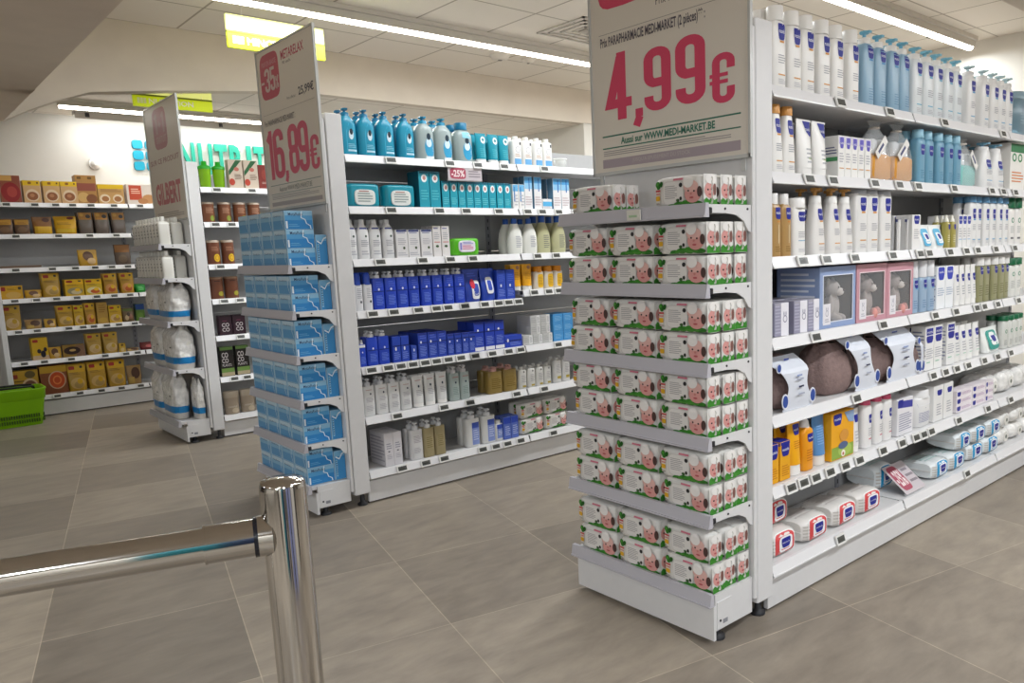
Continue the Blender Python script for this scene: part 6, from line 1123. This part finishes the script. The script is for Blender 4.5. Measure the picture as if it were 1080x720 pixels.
# ------------------------------------------------------------ bottom shelf of the right gondola: extra packs
for i, (x, zz, lab) in enumerate(((2.56, .285, 'white wipes pack with red ring lid on top of the leftmost one, bottom shelf'),)):
    put('wred', K['wred'], .17, .10, (x, 1.86, zz), .05, lab, None)
for i, (x0, x1) in enumerate(((3.87, 4.02), (4.10, 4.26), (4.30, 4.46), (4.50, 4.68))):
    if i: put('wblue', K['wblue'], .168, .092, ((x0+x1)/2+.02, 1.80, .2765), 0, 'white wipes pack with blue ring lid, %s of the upper layer, bottom shelf, right gondola' % ('first', 'left', 'middle', 'right')[i], 'upper blue ring wipes packs')
put('wblueb', dict(K['wblue']), .17, .12, (3.58, 1.925, .183), 0, 'white wipes pack with blue ring lid standing behind the slanted card', None)
K['plain'] = dict(t='wipeB', core='plain pack', cat='wipes pack', col='#d9d8d2')
def plain_pack(x, y, z, w_, h_, rz, lab):
    r = empty('cotton_pack', lab, 'cotton pack', (x, y, z), rz, 'plain white cotton packs'); m = MB(); rn_ = random.Random(int(x*100)); R = []
    for i in range(13):
        t = -1+2*i/12; s = 1-.5*abs(t)**5; R.append([(t*w_/2, py*s*(1+rn_.uniform(-.03, .03)), h_/2+pz*s) for py, pz in sec(.09, h_/2, 2.8, 20)])
    m.loft(R, FILM); m.obj('film_wrapper', r); c = MB(); c.tube((w_*.05, -.0905, h_*.5), (w_*.05, -.0935, h_*.5), .03, mt('#e6e4de', .4), 20); c.tube((w_*.05, -.0915, h_*.5), (w_*.05, -.0945, h_*.5), .011, mt('#6a7268', .4), 12); c.obj('round_label', r)
k = 0
for x in (4.80, 5.02, 5.24):
    for ly in (0, 1):
        plain_pack(x, 1.81, .1825+.1*ly, .20, .098, random.uniform(-.04, .04), 'plain white cotton pack, %s layer, %s stack, bottom shelf, right gondola' % (('lower', 'upper')[ly], {4.80: 'left', 5.02: 'middle', 5.24: 'right'}[x]))
for x in (4.60, 4.84, 5.08):
    plain_pack(x, 1.81, .4925, .22, .13, random.uniform(-.06, .06), 'plain white cotton pack, %s of three, sixth shelf, right gondola' % {4.60: 'left', 4.84: 'middle', 5.08: 'right'}[x])
# four packs lying behind the red ring row
for i, x in enumerate((2.55, 2.78, 3.01, 3.24)):
    put('wred2', K['wred'], .19, .085, (x, 1.925, .2+.002), .0, 'white wipes pack with red ring lid, back row, %s from left, bottom shelf, right gondola' % ORD[i+1], 'back row of red ring wipes packs') if False else None

r = empty('cardboard_tray', 'flat brown cardboard tray on the nearly empty third shelf of the snack wall', 'tray', (1.13, 9.14, 1.3955))
a = MB(); a.box(-.15, -.09, 0, .15, .09, .004, mt('#6b5648', .8)); a.obj('tray_bottom', r)
a = MB(); a.loft([[(x, y, z) for x, y in ((-.15*s_, -.09*s_), (.15*s_, -.09*s_), (.15*s_, .09*s_), (-.15*s_, .09*s_))] for z, s_ in ((0, 1.0), (.022, 1.02), (.022, .99), (.004, .97))], mt('#7a6454', .8), False, False, False); a.obj('tray_rim', r)
r = empty('clear_tub', 'small clear plastic tub at the right end of the middle gondola top shelf', 'tub', (3.56, 4.21, 1.9455))
a = MB(); a.lathe([(0, .04), (.002, .044), (.055, .048), (.056, .046), (.004, .042)], mt('#e4e6e2', .15, alpha=.45), 20); a.obj('tub_body', r)
a = MB(); a.lathe([(.0565, .050), (.064, .050), (.066, .045)], mt('#e9eae6', .3, alpha=.7), 20); a.obj('tub_lid', r)

# ------------------------------------------------------------ green shopping basket
GB = mt('#7fb800', .38); GB2 = mt('#6aa000', .4)
r = empty('shopping_basket', 'lime green plastic shopping basket on the floor before the snack wall', 'shopping basket', (.865, 8.775, 0))
a = MB(); w1, d1, w2, d2, H = .215, .135, .265, .175, .33
def rr4(w_, d_, z, n=6): return [(x, y, z) for x, y in sec(w_, d_, 9, 40)]
a.loft([rr4(w1, d1, .0), rr4(w1+.004, d1+.004, .01), rr4(w2-.012, d2-.012, .24), rr4(w2-.010, d2-.010, .245)], GB, True, True, False)
a.loft([rr4(w1-.006, d1-.006, .012), rr4(w2-.018, d2-.018, .24)][::1], GB2, True, False, False)
a.obj('basket_body', r)
a = MB(); a.loft([rr4(w2-.012, d2-.012, .235), rr4(w2-.004, d2-.004, .24), rr4(w2, d2, H-.02), rr4(w2+.006, d2+.006, H-.01), rr4(w2+.006, d2+.006, H), rr4(w2-.012, d2-.012, H), rr4(w2-.02, d2-.02, .24)], GB, True, False, False); a.obj('rim', r)
a = MB()
for i in range(22):
    x = -.19+.38*i/21
    for rowz in (.03, .075): a.box(x-.004, -d1-.022-(.0 if rowz < .05 else .006), rowz, x+.004, -d1-.004, rowz+.03, mt('#3c5c08', .6))
for i in range(12):
    y = -.12+.24*i/11
    for rowz in (.03, .075): a.box(w1+.002, y-.004, rowz, w1+.019, y+.004, rowz+.03, mt('#3c5c08', .6))
a.obj('side_slots', r)
for sy in (-1, 1):
    a = MB(); a.path([(-w2*.72, sy*.03, H-.012), (-w2*.70, sy*.06, H+.010), (-w2*.45, sy*.09, H+.014), (w2*.45, sy*.09, H+.014), (w2*.70, sy*.06, H+.010), (w2*.72, sy*.03, H-.012)], .010, mt('#1b1f1a', .5), 10); a.obj('handle', r)

# ------------------------------------------------------------ chrome barrier
CH = mt('#c6c3bf', .09, metal=1., name='polished_chrome')
r = empty('chrome_barrier', 'polished chrome barrier post with horizontal rail in the foreground', 'barrier', (.432, 1.192, 0))
a = MB(); a.lathe([(0, .0335), (1.058, .0335), (1.066, .0325), (1.070, .030), (1.0695, .024), (1.0705, .0235), (1.073, .018), (1.074, .002)], CH, 48); a.obj('post', r)
a = MB(); a.lathe([(0, .075), (.006, .075), (.012, .06), (.02, .036)], CH, 40); a.obj('floor_flange', r)
dx, dy = -.9442, .3294
P0 = Vector((0, 0, .987)); D = Vector((dx, dy, 0))
a = MB(); a.tube(P0+D*.02, P0+D*.040, .033, CH, 32, r1=.031); a.tube(P0+D*.032, P0+D*.046, .0305, mt('#1c1d24', .25), 32); a.obj('rail_collar', r)
a = MB(); a.tube(P0+D*.044, P0+D*.112, .0285, CH, 40); a.tube(P0+D*.110, P0+D*.113, .0292, CH, 40); a.obj('rail_sleeve', r)
a = MB(); a.tube(P0+D*.11, P0+D*1.55, .0255, CH, 40); a.obj('rail', r)
a = MB(); a.lathe([(0, .0335), (1.07, .0335), (1.074, .002)], CH, 40, dx*1.6, dy*1.6); a.obj('post', r)
